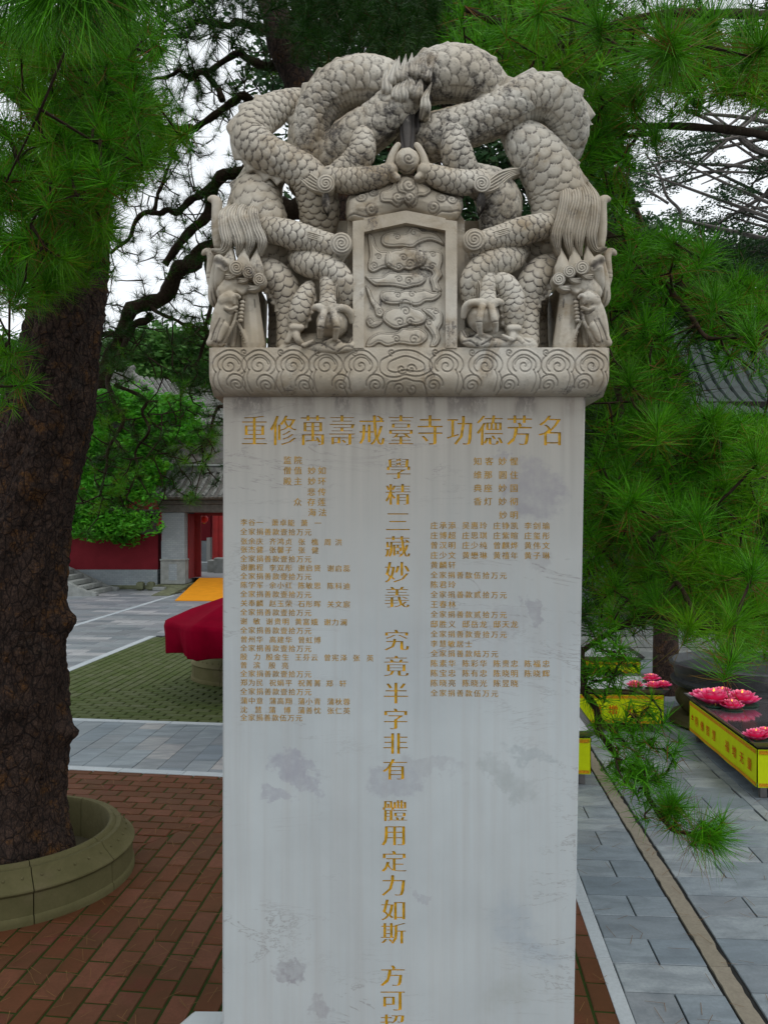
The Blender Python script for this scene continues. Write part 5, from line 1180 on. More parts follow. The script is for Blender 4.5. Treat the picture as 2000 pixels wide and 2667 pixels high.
mb.tube([Vector(p)-gl_ for p in ((xl+.2, GYd+.72, 4.05), (xl+.42, GYd+.72, 4.15), (xl+.55, GYd+.72, 4.05))], [.12, .09, .05], 8); mb.build('ridge_beast', M['tile'], gate, smooth=True, world=False).location = (0, 0, 0)
# ramp
ramp = empty('orange_ramp', (XU(500, 24), 24, 0), label='orange carpeted ramp leading up into the gateway', cat='ramp')
V = [(XU(456.5, 23.1), 23.1, .02), (-2.2, 22.8, .02), (-2.2, 27.4, .36), (XU(520, 27.4), 27.4, .36)]; V += [(p[0], p[1], .001 if i < 2 else .001) for i, p in enumerate(V)]
V = [(p[0]-ramp.location.x, p[1]-24, p[2]) for p in V]
link('carpet', orient(mesh('carpet', V, [(0, 1, 2, 3), (7, 6, 5, 4), (0, 4, 5, 1), (1, 5, 6, 2), (2, 6, 7, 3), (3, 7, 4, 0)])), M['orange'], ramp, world=False).location = (0, 0, 0)
sl = empty('stone_slab', (XU(450, 25.6), 25.6, 0), label='mossy stone slab leaning on the gateway step beside the orange ramp', cat='stone slab')
V = [(-.40, -.9, .02), (.12, -.9, .02), (.36, .55, .20), (-.14, .55, .20), (-.40, -.9, 0.001), (.12, -.9, 0.001), (.36, .55, .1), (-.14, .55, .1)]
link('slab', orient(mesh('slab', V, [(0, 1, 2, 3), (7, 6, 5, 4), (0, 4, 5, 1), (1, 5, 6, 2), (2, 6, 7, 3), (3, 7, 4, 0)])), M['mossstone'], sl, world=False).location = (0, 0, 0)
# red wall
wy = 27.25; wall = empty('courtyard_wall', (-10, wy, 0), label='long dark red courtyard wall with grey stone foot and tiled coping', cat='wall')
wx0, wx1 = -22, xl-.19
bx(wall, 'plaster', M['redwall'], wx0, wx1, wy, wy+.4, .64, 1.80, .004); bx(wall, 'brick_foot', M['greybrick'], wx0, wx1, wy-.07, wy+.45, .0, .64, .01); bx(wall, 'stone_foot', M['mossstone'], wx0, wx1, wy-.11, wy+.5, .0, .13, .02)
bx(wall, 'cornice_band', M['eave'], wx0, wx1, wy-.08, wy+.48, 1.803, 2.08, .02)
tiled(wall, (wx0, wy-.32, 2.10), (wx1, wy-.32, 2.10), (wx1, wy+.12, 2.42), (wx0, wy+.12, 2.42), 60, .06, M['mossstone'], .02, 6, 'tile_row', 2)
bx(wall, 'coping_ridge', M['tile'], wx0, wx1, wy+.02, wy+.26, 2.40, 2.56, .02); bx(wall, 'coping_cap', M['greystone'], wx0, wx1, wy-.0, wy+.28, 2.562, 2.62, .02)
pi2 = empty('drain_stones', (XU(382, 26.7), 26.7, 0), label='small pair of weathered drain stones at the foot of the red wall', cat='drain')
for k in (0, 1):
    mb = MB(); mb.box(-.30+k*.34, -.08+k*.34, -.12, .12, 0.001, .28, .05); mb.build('drain_stone', M['mossstone'], pi2, smooth=True, world=False).location = (0, 0, 0)
# stair on the left
st = empty('stone_stair', (-9.5, 25.6, 0), label='short stone stair with sloping side slabs in front of the red wall', cat='stairs')
for k in range(6):
    bx(st, 'step', M['greystone'], -8.95-k*.34-1.2*(k == 5), -8.75-k*.30+.02, 24.85, 26.55, .001 if k == 0 else .14*k, .14*(k+1), .012)
for y0, y1 in ((24.62, 24.84), (26.56, 26.80)):
    V = []
    for yy in (y0, y1): V += [(-8.55, yy, .001), (-8.55, yy, .10), (-8.9, yy, .16), (-10.6, yy, .98), (-12, yy, .98), (-12, yy, .001)]
    V = [(p[0]+9.5, p[1]-25.6, p[2]) for p in V]; n = 6
    link('side_slab', orient(mesh('side_slab', V, [tuple(range(n)), tuple(range(2*n-1, n-1, -1))]+[(k, (k+1) % n, n+(k+1) % n, n+k) for k in range(n)])), M['greystone'], st, world=False).location = (0, 0, 0)
bx(None, 'stone_terrace', M['greystone'], -20, -10.62, 24.5, 27.1, .001, .84, .01)['kind'] = 'structure'
# inner court seen through the gate
court = sheet('inner_court', [(-12, 27.9), (2, 27.9), (2, 60), (-12, 60)], .33, M['plaza'], kind='structure')
ih = empty('inner_hall', (-7, 37, .33), label='red walled hall with lacquered columns seen through the gateway', cat='building')
bx(ih, 'wall', M['redwall'], -14, XU(548, 38), 38, 38.4, 1.35, 4.6, .01); bx(ih, 'wall_foot', M['greybrick'], -14, XU(540, 38), 37.9, 38.5, .331, 1.34, .01); bx(ih, 'wall_end', M['plaster'], XU(540, 37.8), XU(549, 37.8), 37.7, 38.3, .331, 1.5, .01)
bx(ih, 'back_wall', M['redwall'], XU(549, 41), 6, 41, 41.3, .331, 5, .01)
for u in (563, 577, 600, 640):
    mb = MB(); mb.lathe([(0, 0), (.26, 0), (.26, .1), (.17, .14), (.165, 4.0), (0, 4.0)], (0, 0, 0), 14); o = mb.build('column', M['redpaint'], ih, smooth=True, world=False); o.location = Vector((XU(u, 36.4), 36.4, .331))-ih.location
bx(ih, 'eave', M['eave'], -14, 6, 35.4, 42, 4.62, 4.95, .02)
for k, (u, Y, w_) in enumerate(((535, 31.5, .9), (556, 31.0, .8), (574, 30.6, .9))):
    rt = empty('stone_block', (XU(u, Y), Y, .33), label=('left grey stone block on the court behind the gateway', 'middle grey stone block on the court behind the gateway', 'right pale topped stone block beside the stele edge')[k], cat='stone block')
    mb = MB(); mb.prism([(-w_*.22, -.2), (w_*.2, -.25), (w_*.25, .2), (-w_*.2, .25)], 0.001, .36+.1*k, .03); mb.build('block', M['greystone'] if k else M['greybrick'], rt, world=False).location = (0, 0, 0)
lan = empty('red_lantern', (XU(532, 28.9), 28.9, ZV(1352, 28.9)), label='round red paper lantern hanging inside the gateway', cat='lantern')
mb = MB(); mb.lathe([(.03, -.13), (.09, -.115), (.135, -.06), (.15, 0), (.135, .06), (.09, .115), (.03, .13)], n=18); mb.build('lantern_body', M['lantern'], lan, smooth=True, world=False).location = (0, 0, 0)
mb = MB(); mb.lathe([(0, .13), (.05, .13), (.05, .16), (0, .16)], n=10); mb.lathe([(0, -.16), (.045, -.16), (.045, -.13), (0, -.13)], n=10); mb.tube([(0, 0, .16), (0, 0, .34)], .006, 5); mb.build('lantern_cap', M['gold'], lan, smooth=True, world=False, kind='stuff').location = (0, 0, 0)
# far hall behind the leafy tree
fh = empty('far_hall', (XU(340, 42), 42, 0), label='far hall with grey tiled roof showing above the leafy tree', cat='building')
bx(fh, 'wall', M['eave'], XU(150, 44), XU(560, 44), 44, 52, 0, ZV(1095, 44), .02)
w3 = lambda u, v, Y: tuple(W(u, v, Y))
tiled(fh, w3(120, 1085, 41), w3(440, 1072, 40), w3(345, 985, 47), w3(190, 992, 47), 26, .12, M['tile'], .35)
tiled(fh, w3(440, 1072, 40), w3(610, 1050, 52), w3(600, 1010, 56), w3(345, 985, 47), 20, .12, M['tile'], .3)
tiled(fh, w3(400, 1102, 37), w3(600, 1108, 37), w3(590, 1068, 40), w3(405, 1064, 40), 22, .10, M['tile'], .15)
mb = MB(); mb.tube([Vector(w3(180, 986, 47))-fh.location, Vector(w3(345, 978, 47))-fh.location, Vector(w3(400, 1016, 44))-fh.location, Vector(w3(445, 1066, 40))-fh.location], [.22, .26, .18, .16], 8)
mb.tube([Vector(w3(345, 985, 47))-fh.location, Vector(w3(338, 962, 47))-fh.location, Vector(w3(352, 955, 47))-fh.location], [.3, .3, .12], 8); mb.build('roof_ridge', M['tile'], fh, smooth=True, world=False).location = (0, 0, 0)
# hall on the right behind the pines
hh = empty('side_hall', (6, 16, 0), label='dark hall with green glazed roof and red columns behind the right pine branches', cat='building')
for k in range(5): bx(hh, 'platform_stone', M['greystone'], 1.7+k*2.3, 4.0+k*2.3-.01, 14.2, 20, .001, .62, .015); bx(hh, 'platform_edge', M['tanstrip'], 1.7+k*2.3, 4.0+k*2.3-.01, 14.1, 14.5, .622, .74, .015)
for k in range(3): bx(hh, 'step', M['greystone'], 3.2, 6.2, 13.2+k*.3, 14.1, .001+.15*k, .15*(k+1), .012)
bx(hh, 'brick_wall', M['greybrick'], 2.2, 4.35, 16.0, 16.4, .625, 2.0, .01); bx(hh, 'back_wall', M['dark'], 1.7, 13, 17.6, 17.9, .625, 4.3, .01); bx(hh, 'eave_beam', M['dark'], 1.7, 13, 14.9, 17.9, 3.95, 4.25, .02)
for u in (1654, 1800, 1950, 2100):
    mb = MB(); mb.lathe([(0, 0), (.2, 0), (.2, .1), (.13, .14), (.125, 3.3), (0, 3.3)], n=14); o = mb.build('column', M['redpaint'], hh, smooth=True, world=False); o.location = Vector((XU(u, 15.4), 15.4, .626))-hh.location
tiled(hh, w3(1850, 1100, 12.3), w3(2230, 1135, 12.5), w3(2080, 850, 16.5), w3(1700, 880, 16.0), 12, .12, M['gtile'], .28)
tiled(hh, w3(1500, 1100, 16.5), w3(1850, 1100, 12.3), w3(1700, 880, 16.0), w3(1560, 900, 18), 10, .12, M['gtile'], .2)
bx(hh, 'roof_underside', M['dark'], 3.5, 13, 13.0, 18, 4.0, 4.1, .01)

# ================================================================= TREES
def needle_mesh(name, n, L, seed, seg=3, wid=.0017, spread=(8, 86), brown=.1, stem=.05):
    rg = np.random.default_rng(seed); V = []; Fq = []; A = []
    for i in range(n):
        z0 = -stem*rg.random()**1.3; th = rg.random()*6.283; ph = math.radians(spread[0]+(spread[1]-spread[0])*rg.random()**.75); old = rg.random() < brown
        if old: ph = math.radians(rg.uniform(80, 140))
        l = L*rg.uniform(.72, 1.08); d = np.array([math.sin(ph)*math.cos(th), math.sin(ph)*math.sin(th), math.cos(ph)])
        bend = np.array([rg.normal()*.1, rg.normal()*.1, rg.normal()*.08])+d*np.array([1, 1, 0])*.12*(-1 if ph < 1 else 1)
        s_ = np.cross(d, rg.normal(size=3)); s_ /= np.linalg.norm(s_)+1e-9; b = len(V); tone = rg.random()*.8 if not old else rg.uniform(.87, 1)
        for k in range(seg+1):
            t = k/seg; p = np.array([0, 0, z0])+d*l*t+bend*l*t*t; w = wid*.5*(1-.75*t**2)
            if k < seg: V += [tuple(p-s_*w), tuple(p+s_*w)]; A += [tone*(1-.0*t)]*2
            else: V.append(tuple(p)); A.append(tone)
        for k in range(seg-1): Fq.append((b+2*k, b+2*k+1, b+2*k+3, b+2*k+2))
        Fq.append((b+2*seg-2, b+2*seg-1, b+2*seg))
    return V, Fq, A
HERO = []; MID = []
for i in range(7):
    V, Fq, A = needle_mesh('needle_tuft', 230, .125, 10+i, 4, .0017, (6, 88), .12, .07); HERO.append(mesh('needle_tuft', V, Fq, False, {'rnd': A}, M['needle']))
for i in range(6):
    V, Fq, A = needle_mesh('needle_tuft', 90, .105, 30+i, 3, .0022, (6, 95), .10, .06); MID.append(mesh('needle_tuft', V, Fq, False, {'rnd': A}, M['needle']))
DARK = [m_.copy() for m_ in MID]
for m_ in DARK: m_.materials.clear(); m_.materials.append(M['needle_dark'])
LITE = []
for i in range(5):
    V, Fq, A = needle_mesh('needles', 46, .10, 50+i, 1, .0042, (5, 100), .08, .08)
    LITE.append((np.array(V), Fq, np.array(A)))
def rot_to(d, spin):
    q = Vector(d).to_track_quat('Z', 'X'); return q.to_matrix().to_4x4() @ Matrix.Rotation(spin, 4, 'Z')
def place(root, lst, p, d, s, name='needle_tuft'):
    o = bpy.data.objects.new(name, random.choice(lst)); COL.objects.link(o); o.parent = root
    o.matrix_local = Matrix.Translation(Vector(p)-root.location) @ rot_to(d, random.random()*6.28) @ Matrix.Scale(s, 4); return o
def joined(root, pts, mat, name='foliage', lib=None):
    V = []; Fq = []; A = []; n = 0; lib = lib or LITE
    for p, d, s in pts:
        Vl, Fl, Al = random.choice(lib); Mx = np.array(Matrix.Translation(Vector(p)-root.location) @ rot_to(d, random.random()*6.28) @ Matrix.Scale(s, 4))
        V.append(Vl @ Mx[:3, :3].T+Mx[:3, 3]); Fq.append(np.array(Fl)+n); A.append(Al); n += len(Vl)
    me = mesh(name, np.vstack(V), np.vstack(Fq), False, {'rnd': np.concatenate(A)}, mat)
    o = link(name, me, mat, root, world=False, kind='stuff'); o.location = (0, 0, 0); return o
class Tree:
    def __init__(s, name, loc, label, cat='tree', **k):
        s.root = empty(name, loc, label=label, cat=cat, **k); s.nodes = []; s.tw = MB(); s.tufts = []; s.lites = []
    def limb(s, P, r0, r1, mat=None, name='limb', seg=9, wig=.0, n=None, raw=False):
        Q = np.array([tuple(W(*p[:3])) for p in P]) if not raw else np.array(P, float)
        n = n or max(8, len(P)*6); Q = catmull(Q, n)
        if wig:
            rg = np.random.default_rng(len(s.nodes)+3); w = catmull(rg.normal(size=(max(4, n//3), 3))*wig, n); w *= np.sin(np.linspace(0, np.pi, n))[:, None]; Q = Q+w
        rr = np.linspace(r0, r1, n)*(1+.12*np.sin(np.arange(n)*1.7)); mb = MB(); mb.tube(Q-np.array(s.root.location), rr, seg)
        mb.build(name, mat or M['twig'], s.root, smooth=True, world=False).location = (0, 0, 0)
        s.nodes += [Vector(q) for q in Q]; return Q
    def near(s, p):
        N = np.array([tuple(q) for q in s.nodes]); d = np.linalg.norm(N-np.array(tuple(p)), axis=1); i = int(np.argmin(d)); return s.nodes[i], d[i]
    def tuft(s, p, size=1.0, lib=None, up=.6, lite=False, twig=.0035, out=None):
        p = Vector(p); q, dd = s.near(p); o = (p-q); o = o.normalized() if o.length > 1e-4 else Vector((0, -1, 0))
        d = Vector(out) if out is not None else (o*(1-up)+Vector((random.gauss(0, .35), random.gauss(0, .35), random.gauss(0, .2)))+Vector((0, 0, 1))*up).normalized()
        if twig:
            m = q.lerp(p, .5)+Vector((random.gauss(0, .05), random.gauss(0, .05), -.12))*dd*.7
            s.tw.tube([q-s.root.location, m-s.root.location, p-s.root.location-d*.03], [twig*1.7, twig*1.3, twig], 4); s.nodes += [m, p]
        (s.lites if lite else s.tufts).append((p, d, size, lib))
    def finish(s, mat=None, litemat=None):
        s.tufts.sort(key=lambda t: -t[2]/max(t[0].y, .3)); 
        for p, d, z, lib in s.tufts[:300]: place(s.root, lib or MID, p, d, z)
        rest = [(p, d, z*1.1) for p, d, z, lib in s.tufts[300:]]; 
        if rest: joined(s.root, rest, M['needle'], 'needle_mass')
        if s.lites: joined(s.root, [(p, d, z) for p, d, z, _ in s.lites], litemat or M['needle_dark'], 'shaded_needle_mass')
        if s.tw.V: s.tw.build('twigs', M['twig'], s.root, world=False, kind='stuff', fix=False).location = (0, 0, 0)
def blob(c, r, n):
    for _ in range(n):
        v = Vector((random.gauss(0, .45), random.gauss(0, .45), random.gauss(0, .45))); yield (c[0]+v.x*r[0], c[1]+v.y*r[1], c[2]+v.z*r[2])
# ---- the big pine in the planter
T1 = Tree('pine_tree', (-2.30, 5.05, .08), 'big old pine with flaking reddish bark growing in the left planter', 'tree')
tp = [(-2.30, 5.05, .06), (-2.28, 5.05, .35), (-2.25, 5.05, .9), (-2.24, 5.04, 1.6), (-2.16, 5.04, 2.3), (-2.02, 5.04, 2.9), (-1.95, 5.04, 3.45), (-1.86, 5.05, 4.2), (-1.72, 5.08, 5.0), (-1.62, 5.1, 6.2), (-1.7, 5.1, 7.4)]
tr = [.40, .315, .275, .27, .255, .235, .205, .17, .15, .12, .07]
Pq = catmull(np.array([p+(r_,) for p, r_ in zip(tp, tr)]), 330); Vt, Qt = tube_arrays(Pq[:, :3], Pq[:, 3], 110)
rg = np.random.default_rng(5)
cs = np.stack([rg.uniform(0, 2*np.pi, 2600), rg.uniform(0, 7.4, 2600)], 1)        # bark plates
th = np.tile(np.linspace(0, 2*np.pi, 110, endpoint=False), 330); zz = Vt[:, 2]; disp = np.zeros(len(Vt)); 
for i0 in range(0, len(Vt), 110):
    z_ = zz[i0]; c_ = cs[np.abs(cs[:, 1]-z_) < .28]
    da = np.abs(th[i0:i0+110, None]-c_[None, :, 0]); da = np.minimum(da, 2*np.pi-da)*.25; dz = (zz[i0:i0+110, None]-c_[None, :, 1])*.55; dd = np.sort(np.sqrt(da**2+dz**2), axis=1)
    disp[i0:i0+110] = np.clip((dd[:, 1]-dd[:, 0])/.016, 0, 1)*.016+.006*np.sin(dd[:, 0]*300)
ctr = np.repeat(Pq[:, :3], 110, axis=0); nn = Vt-ctr; nn /= np.linalg.norm(nn, axis=1)[:, None]
but = .05*np.exp(-(zz-.08)/.22)*(1+np.sin(th*5)); low = .018*np.sin(th*3+zz*2.2)+.012*np.sin(th*7-zz*5)
Vt = Vt+nn*(disp+but+low)[:, None]
for (kz, ka, kr, kh) in ((1.60, 0.02, .08, .075), (.92, .05, .06, .08), (1.15, 4.9, .10, .05), (2.4, 5.3, .1, .04)):      # burls on the right flank
    ang = np.arctan2((Vt-ctr)[:, 1], (Vt-ctr)[:, 0]); a0 = 0 if ka < 1 else -1.2; dd = np.sqrt(((np.abs(np.arctan2(np.sin(ang-a0), np.cos(ang-a0))))*.26)**2+(Vt[:, 2]-kz)**2); Vt += nn*(kh*np.exp(-(dd/kr)**2))[:, None]
o = link('trunk', mesh('trunk', Vt-np.array(T1.root.location), Qt, True), M['bark'], T1.root, world=False); o.location = (0, 0, 0)
T1.nodes += [Vector(p) for p in Pq[150::6, :3]]
T1.limb([(250, 480, 5), (170, 400, 4.5), (90, 300, 4.1), (-20, 200, 3.8)], .07, .02, M['bark'], wig=.03); T1.limb([(190, 640, 4.9), (100, 660, 4.3), (0, 690, 3.9), (-80, 720, 3.6)], .05, .015, M['bark'], wig=.03)
T1.limb([(290, 330, 5), (290, 180, 4.2), (250, 60, 3.1), (225, -60, 2.0), (215, -110, 1.25)], .06, .010, wig=.02); T1.limb([(300, 250, 5.0), (380, 320, 4.7), (440, 340, 4.5), (500, 330, 4.3)], .04, .012, wig=.03)
T1.limb([(215, 700, 4.9), (160, 760, 4.4), (120, 790, 4.0), (50, 800, 3.8)], .03, .01, wig=.02); T1.limb([(100, 300, 4.1), (60, 120, 3.6), (-20, 30, 3.3)], .03, .01, wig=.02); T1.limb([(30, 900, 4.4), (20, 960, 3.9), (-30, 980, 3.8)], .02, .008)
T1.limb([(-260, 500, 4.6), (-120, 700, 4.2), (-20, 860, 4.2), (30, 900, 4.4)], .04, .02, wig=.02)
for (cu, cv, ru, rv, Y0_, Y1_, n) in ((170, 300, 230, 240, 2.7, 4.3, 210), (120, 540, 200, 150, 2.8, 4.2, 130), (360, 330, 150, 100, 3.3, 4.5, 60), (50, 740, 100, 80, 3.0, 4.0, 34), (150, 660, 150, 60, 3.1, 4.1, 44), (20, 980, 60, 90, 3.2, 4.0, 16), (200, 100, 250, 90, 2.6, 4.0, 70), (300, 420, 120, 90, 3.2, 4.2, 30)):
    for _ in range(n):
        a = random.random()*6.28; r_ = math.sqrt(random.random()); T1.tuft(W(cu+ru*r_*math.cos(a), cv+rv*r_*math.sin(a), random.uniform(Y0_, Y1_)), random.uniform(.9, 1.25), None, random.uniform(.2, .75))
for (u, v, Y, z) in ((137, 716, 3.1, 1.15), (55, 755, 2.9, 1.2), (250, 470, 3.3, 1.1), (120, 560, 3.2, 1.1), (450, 380, 3.8, 1.05), (215, 340, 3.2, 1.1)): T1.tuft(W(u, v, Y), z, HERO, .8)
for (u, v, Y, o_) in ((215, -30, 1.3, (.0, -.1, -1)), (320, -35, 1.35, (.45, 0, -.8)), (130, -30, 1.3, (-.5, -.1, -.7)), (430, -60, 1.4, (.3, .1, -.8)), (30, -30, 1.35, (-.3, .1, -.6)), (180, 10, 1.6, (-.2, 0, -.9)), (90, 20, 1.5, (-.6, 0, -.5))): T1.tuft(W(u, v, Y), 1.15, HERO, 0, out=o_, twig=.003)
# upper crown, above the picture but shading the court
for c_, r_, n in (((-2.2, 4.6, 6.4), (2.6, 2.4, .9), 620), ((-4.2, 4.4, 5.4), (1.6, 2.0, .8), 260), ((-1.4, 2.2, 5.8), (1.8, 1.2, .6), 260)):
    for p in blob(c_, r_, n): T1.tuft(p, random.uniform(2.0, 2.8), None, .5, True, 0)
T1.finish()

# ---- pine whose trunk stands behind the stele
T3 = Tree('pine_tree', (.15, 6.2, 0), 'dark pine behind the stele spreading limbs to both sides', 'tree')
T3.limb([(1060, 2110, 6.2), (1040, 1600, 6.3), (1020, 1100, 6.4), (960, 700, 6.5), (860, 420, 6.6), (790, 240, 6.7), (740, 110, 6.8), (690, -80, 6.9), (640, -400, 7)], .24, .10, M['bark'], 'trunk', 14, .0, 50)
LL = [([(900, 560, 6.6), (760, 540, 6.8), (633, 560, 7), (565, 629, 7), (497, 683, 7), (430, 728, 7), (384, 778, 7), (317, 859, 7), (285, 927, 7), (265, 1010, 7)], .095, .05), ([(398, 820, 7), (350, 850, 7), (300, 872, 7), (240, 890, 7)], .035, .02),
      ([(850, 420, 6.6), (740, 400, 6.9), (633, 434, 7), (561, 479, 7), (529, 565, 7), (480, 620, 7), (430, 690, 7)], .075, .03), ([(561, 479, 7), (500, 520, 7), (440, 548, 7), (395, 550, 7), (340, 610, 7.1), (290, 660, 7.2)], .035, .012),
      ([(400, 552, 7), (425, 490, 7), (440, 430, 6.9), (450, 395, 6.9)], .018, .01), ([(800, 280, 6.7), (700, 262, 6.8), (620, 265, 6.9), (560, 310, 7), (500, 335, 7), (440, 330, 7), (380, 350, 7)], .05, .012), ([(580, 262, 7), (560, 220, 7), (520, 190, 7), (450, 190, 7), (390, 210, 7)], .03, .01),
      ([(760, 160, 6.8), (660, 150, 7), (590, 152, 7.1), (540, 185, 7.1), (470, 195, 7.2)], .045, .012), ([(740, 110, 6.8), (640, 60, 7), (560, 65, 7), (480, 90, 7.1), (400, 100, 7.1)], .045, .012), ([(700, -20, 6.9), (600, -30, 7), (500, 10, 7), (420, 40, 7)], .04, .012),
      ([(545, 640, 7), (540, 740, 7), (550, 840, 7), (556, 898, 7), (510, 940, 7), (474, 973, 6.9), (471, 1054, 6.9)], .022, .008), ([(330, 870, 7), (296, 973, 6.6), (300, 1065, 6.4), (313, 1102, 6.4), (285, 1195, 6.4), (262, 1290, 6.4)], .028, .008),
      ([(700, 930, 6.7), (620, 1010, 6.7), (578, 1076, 6.6), (534, 1132, 6.6), (528, 1200, 6.6)], .02, .007), ([(300, 1000, 6.5), (360, 1040, 6.5), (372, 1120, 6.4), (355, 1180, 6.4), (330, 1300, 6.4)], .016, .006), ([(384, 790, 7), (440, 830, 6.9), (500, 850, 6.9), (560, 900, 6.9)], .02, .008)]
for P_, a_, b_ in LL:
    Q = T3.limb(P_, a_, b_, wig=.035)
    n = int(10+len(P_)*8)
    for _ in range(n):
        i = random.randrange(len(Q)//4, len(Q)); c = Vector(Q[i]); off = Vector((random.gauss(0, .17), random.gauss(0, .2), random.gauss(0, .13)))
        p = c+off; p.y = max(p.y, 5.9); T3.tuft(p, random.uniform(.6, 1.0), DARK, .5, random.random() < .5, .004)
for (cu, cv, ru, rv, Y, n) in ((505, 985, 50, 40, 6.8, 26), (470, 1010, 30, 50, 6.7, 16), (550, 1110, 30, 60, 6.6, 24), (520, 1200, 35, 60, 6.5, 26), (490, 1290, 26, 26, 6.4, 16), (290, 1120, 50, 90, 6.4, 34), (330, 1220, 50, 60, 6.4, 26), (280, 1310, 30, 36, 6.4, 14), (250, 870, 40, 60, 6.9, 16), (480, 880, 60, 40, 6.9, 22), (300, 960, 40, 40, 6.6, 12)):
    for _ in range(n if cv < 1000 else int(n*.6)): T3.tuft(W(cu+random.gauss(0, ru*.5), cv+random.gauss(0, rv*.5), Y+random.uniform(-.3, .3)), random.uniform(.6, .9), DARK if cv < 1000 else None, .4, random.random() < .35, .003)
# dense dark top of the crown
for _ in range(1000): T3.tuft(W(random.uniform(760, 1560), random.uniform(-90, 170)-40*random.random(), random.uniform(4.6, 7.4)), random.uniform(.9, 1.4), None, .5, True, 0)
for _ in range(260): T3.tuft(W(random.uniform(480, 860), random.uniform(-110, 90), random.uniform(5.6, 7.4)), random.uniform(.7, 1.0), None, .5, True, 0)
T3.finish()

# ---- pine on the right, its branches hanging beside the stele
T4 = Tree('pine_tree', (2.9, 4.6, 0), 'bright green long needled pine whose branches hang right of the stele', 'tree')
RL = [([(2350, 1500, 4.9), (2300, 900, 4.8), (2250, 300, 4.6), (2100, -200, 4.4)], .13, .08), ([(2260, 420, 4.6), (2050, 260, 4.0), (1850, 110, 3.2), (1745, 60, 2.4)], .05, .012), ([(1500, 560, 4.2), (1579, 615, 3.6), (1688, 687, 3.4), (1784, 747, 3.3), (1905, 808, 3.3), (2020, 850, 3.3), (2280, 700, 4.6)], .022, .05),
      ([(1720, 700, 3.4), (1750, 760, 3.2), (1789, 817, 3.1), (1853, 872, 3.0), (1940, 880, 2.9)], .016, .006), ([(1500, 380, 3.8), (1560, 290, 3.5), (1600, 330, 3.4), (1640, 355, 3.3), (1710, 350, 3.2)], .014, .006), ([(2280, 500, 4.6), (2000, 350, 3.8), (1800, 330, 3.5), (1600, 330, 3.4)], .03, .012),
      ([(1700, 690, 3.4), (1640, 800, 3.4), (1604, 900, 3.3), (1604, 971, 3.3), (1608, 1084, 3.2), (1560, 1180, 3.2)], .020, .008), ([(1604, 960, 3.3), (1650, 1040, 3.1), (1700, 1100, 2.9)], .010, .005), ([(2290, 1080, 4.8), (2100, 1150, 4.0), (1930, 1150, 3.4), (1800, 1180, 3.2), (1700, 1260, 3.1), (1660, 1300, 3.0)], .035, .006),
      ([(2290, 1100, 4.8), (2080, 1200, 3.8), (1960, 1240, 3.3), (1860, 1330, 3.0), (1800, 1345, 2.8), (1740, 1360, 2.8)], .03, .006), ([(1800, 1345, 2.9), (1690, 1410, 3.0), (1720, 1480, 3.0), (1771, 1536, 2.9), (1800, 1600, 2.8), (1910, 1640, 2.8)], .012, .006),
      ([(2300, 1300, 4.8), (2080, 1450, 3.8), (1940, 1560, 3.2), (1820, 1620, 3.0), (1700, 1600, 3.0), (1600, 1640, 3.05), (1510, 1700, 3.1)], .03, .010), ([(1510, 1690, 3.1), (1522, 1770, 3.0), (1545, 1850, 2.95), (1590, 1960, 2.85), (1640, 2010, 2.8), (1690, 2075, 2.75), (1735, 2130, 2.7), (1752, 2165, 2.68), (1800, 2168, 2.66), (1850, 2185, 2.64)], .015, .0055),
      ([(1560, 1870, 2.95), (1600, 1900, 2.9), (1640, 1868, 2.85), (1665, 1868, 2.85)], .006, .004), ([(1530, 1790, 3), (1560, 1820, 2.95), (1600, 1760, 2.9)], .005, .003), ([(1700, -80, 3.6), (1500, 20, 3.4), (1330, 60, 3.3), (1200, 20, 3.3)], .03, .01), ([(2200, 100, 4.4), (1980, 40, 3.2), (1800, 20, 2.9), (1600, 60, 3.0), (1450, 130, 3.2)], .03, .01)]
for P_, a_, b_ in RL: T4.limb(P_, a_, b_, M['bark'] if a_ > .1 else M['twig'], wig=.012)
for (u, v, Y, z, up) in ((1636, 976, 2.9, 1.05, .95), (1712, 1107, 2.75, 1.15, .9), (1649, 1297, 2.7, 1.1, .9), (1767, 1346, 2.75, 1.05, .85), (1816, 1346, 2.65, 1.15, .85), (1862, 781, 2.8, 1.1, .9), (1948, 867, 2.8, 1.1, .8), (1966, 1188, 2.8, 1.1, .8), (1794, 1627, 2.6, 1.1, .85), (1911, 1622, 2.6, 1.15, .85), (1623, 543, 3.2, 1.05, .8), (1753, 630, 3.0, 1.1, .9), (1836, 655, 2.9, 1.1, .8), (1706, 347, 3.0, 1.1, .9), (1663, 275, 3.1, 1.1, .9), (1560, 290, 3.3, 1.0, .8), (1600, 420, 3.2, 1.0, .5), (1590, 1150, 3.2, .9, .8), (1570, 1240, 3.3, .9, .6), (1905, 1720, 2.5, 1.1, .9), (1960, 1480, 2.7, 1.1, .7), (1880, 1500, 2.8, 1.1, .9), (1700, 1560, 2.9, 1.0, .8), (1560, 1660, 3.0, .9, .7), (1530, 1740, 3.0, .8, .2)):
    T4.tuft(W(u, v, Y), z, HERO, up, twig=.004)
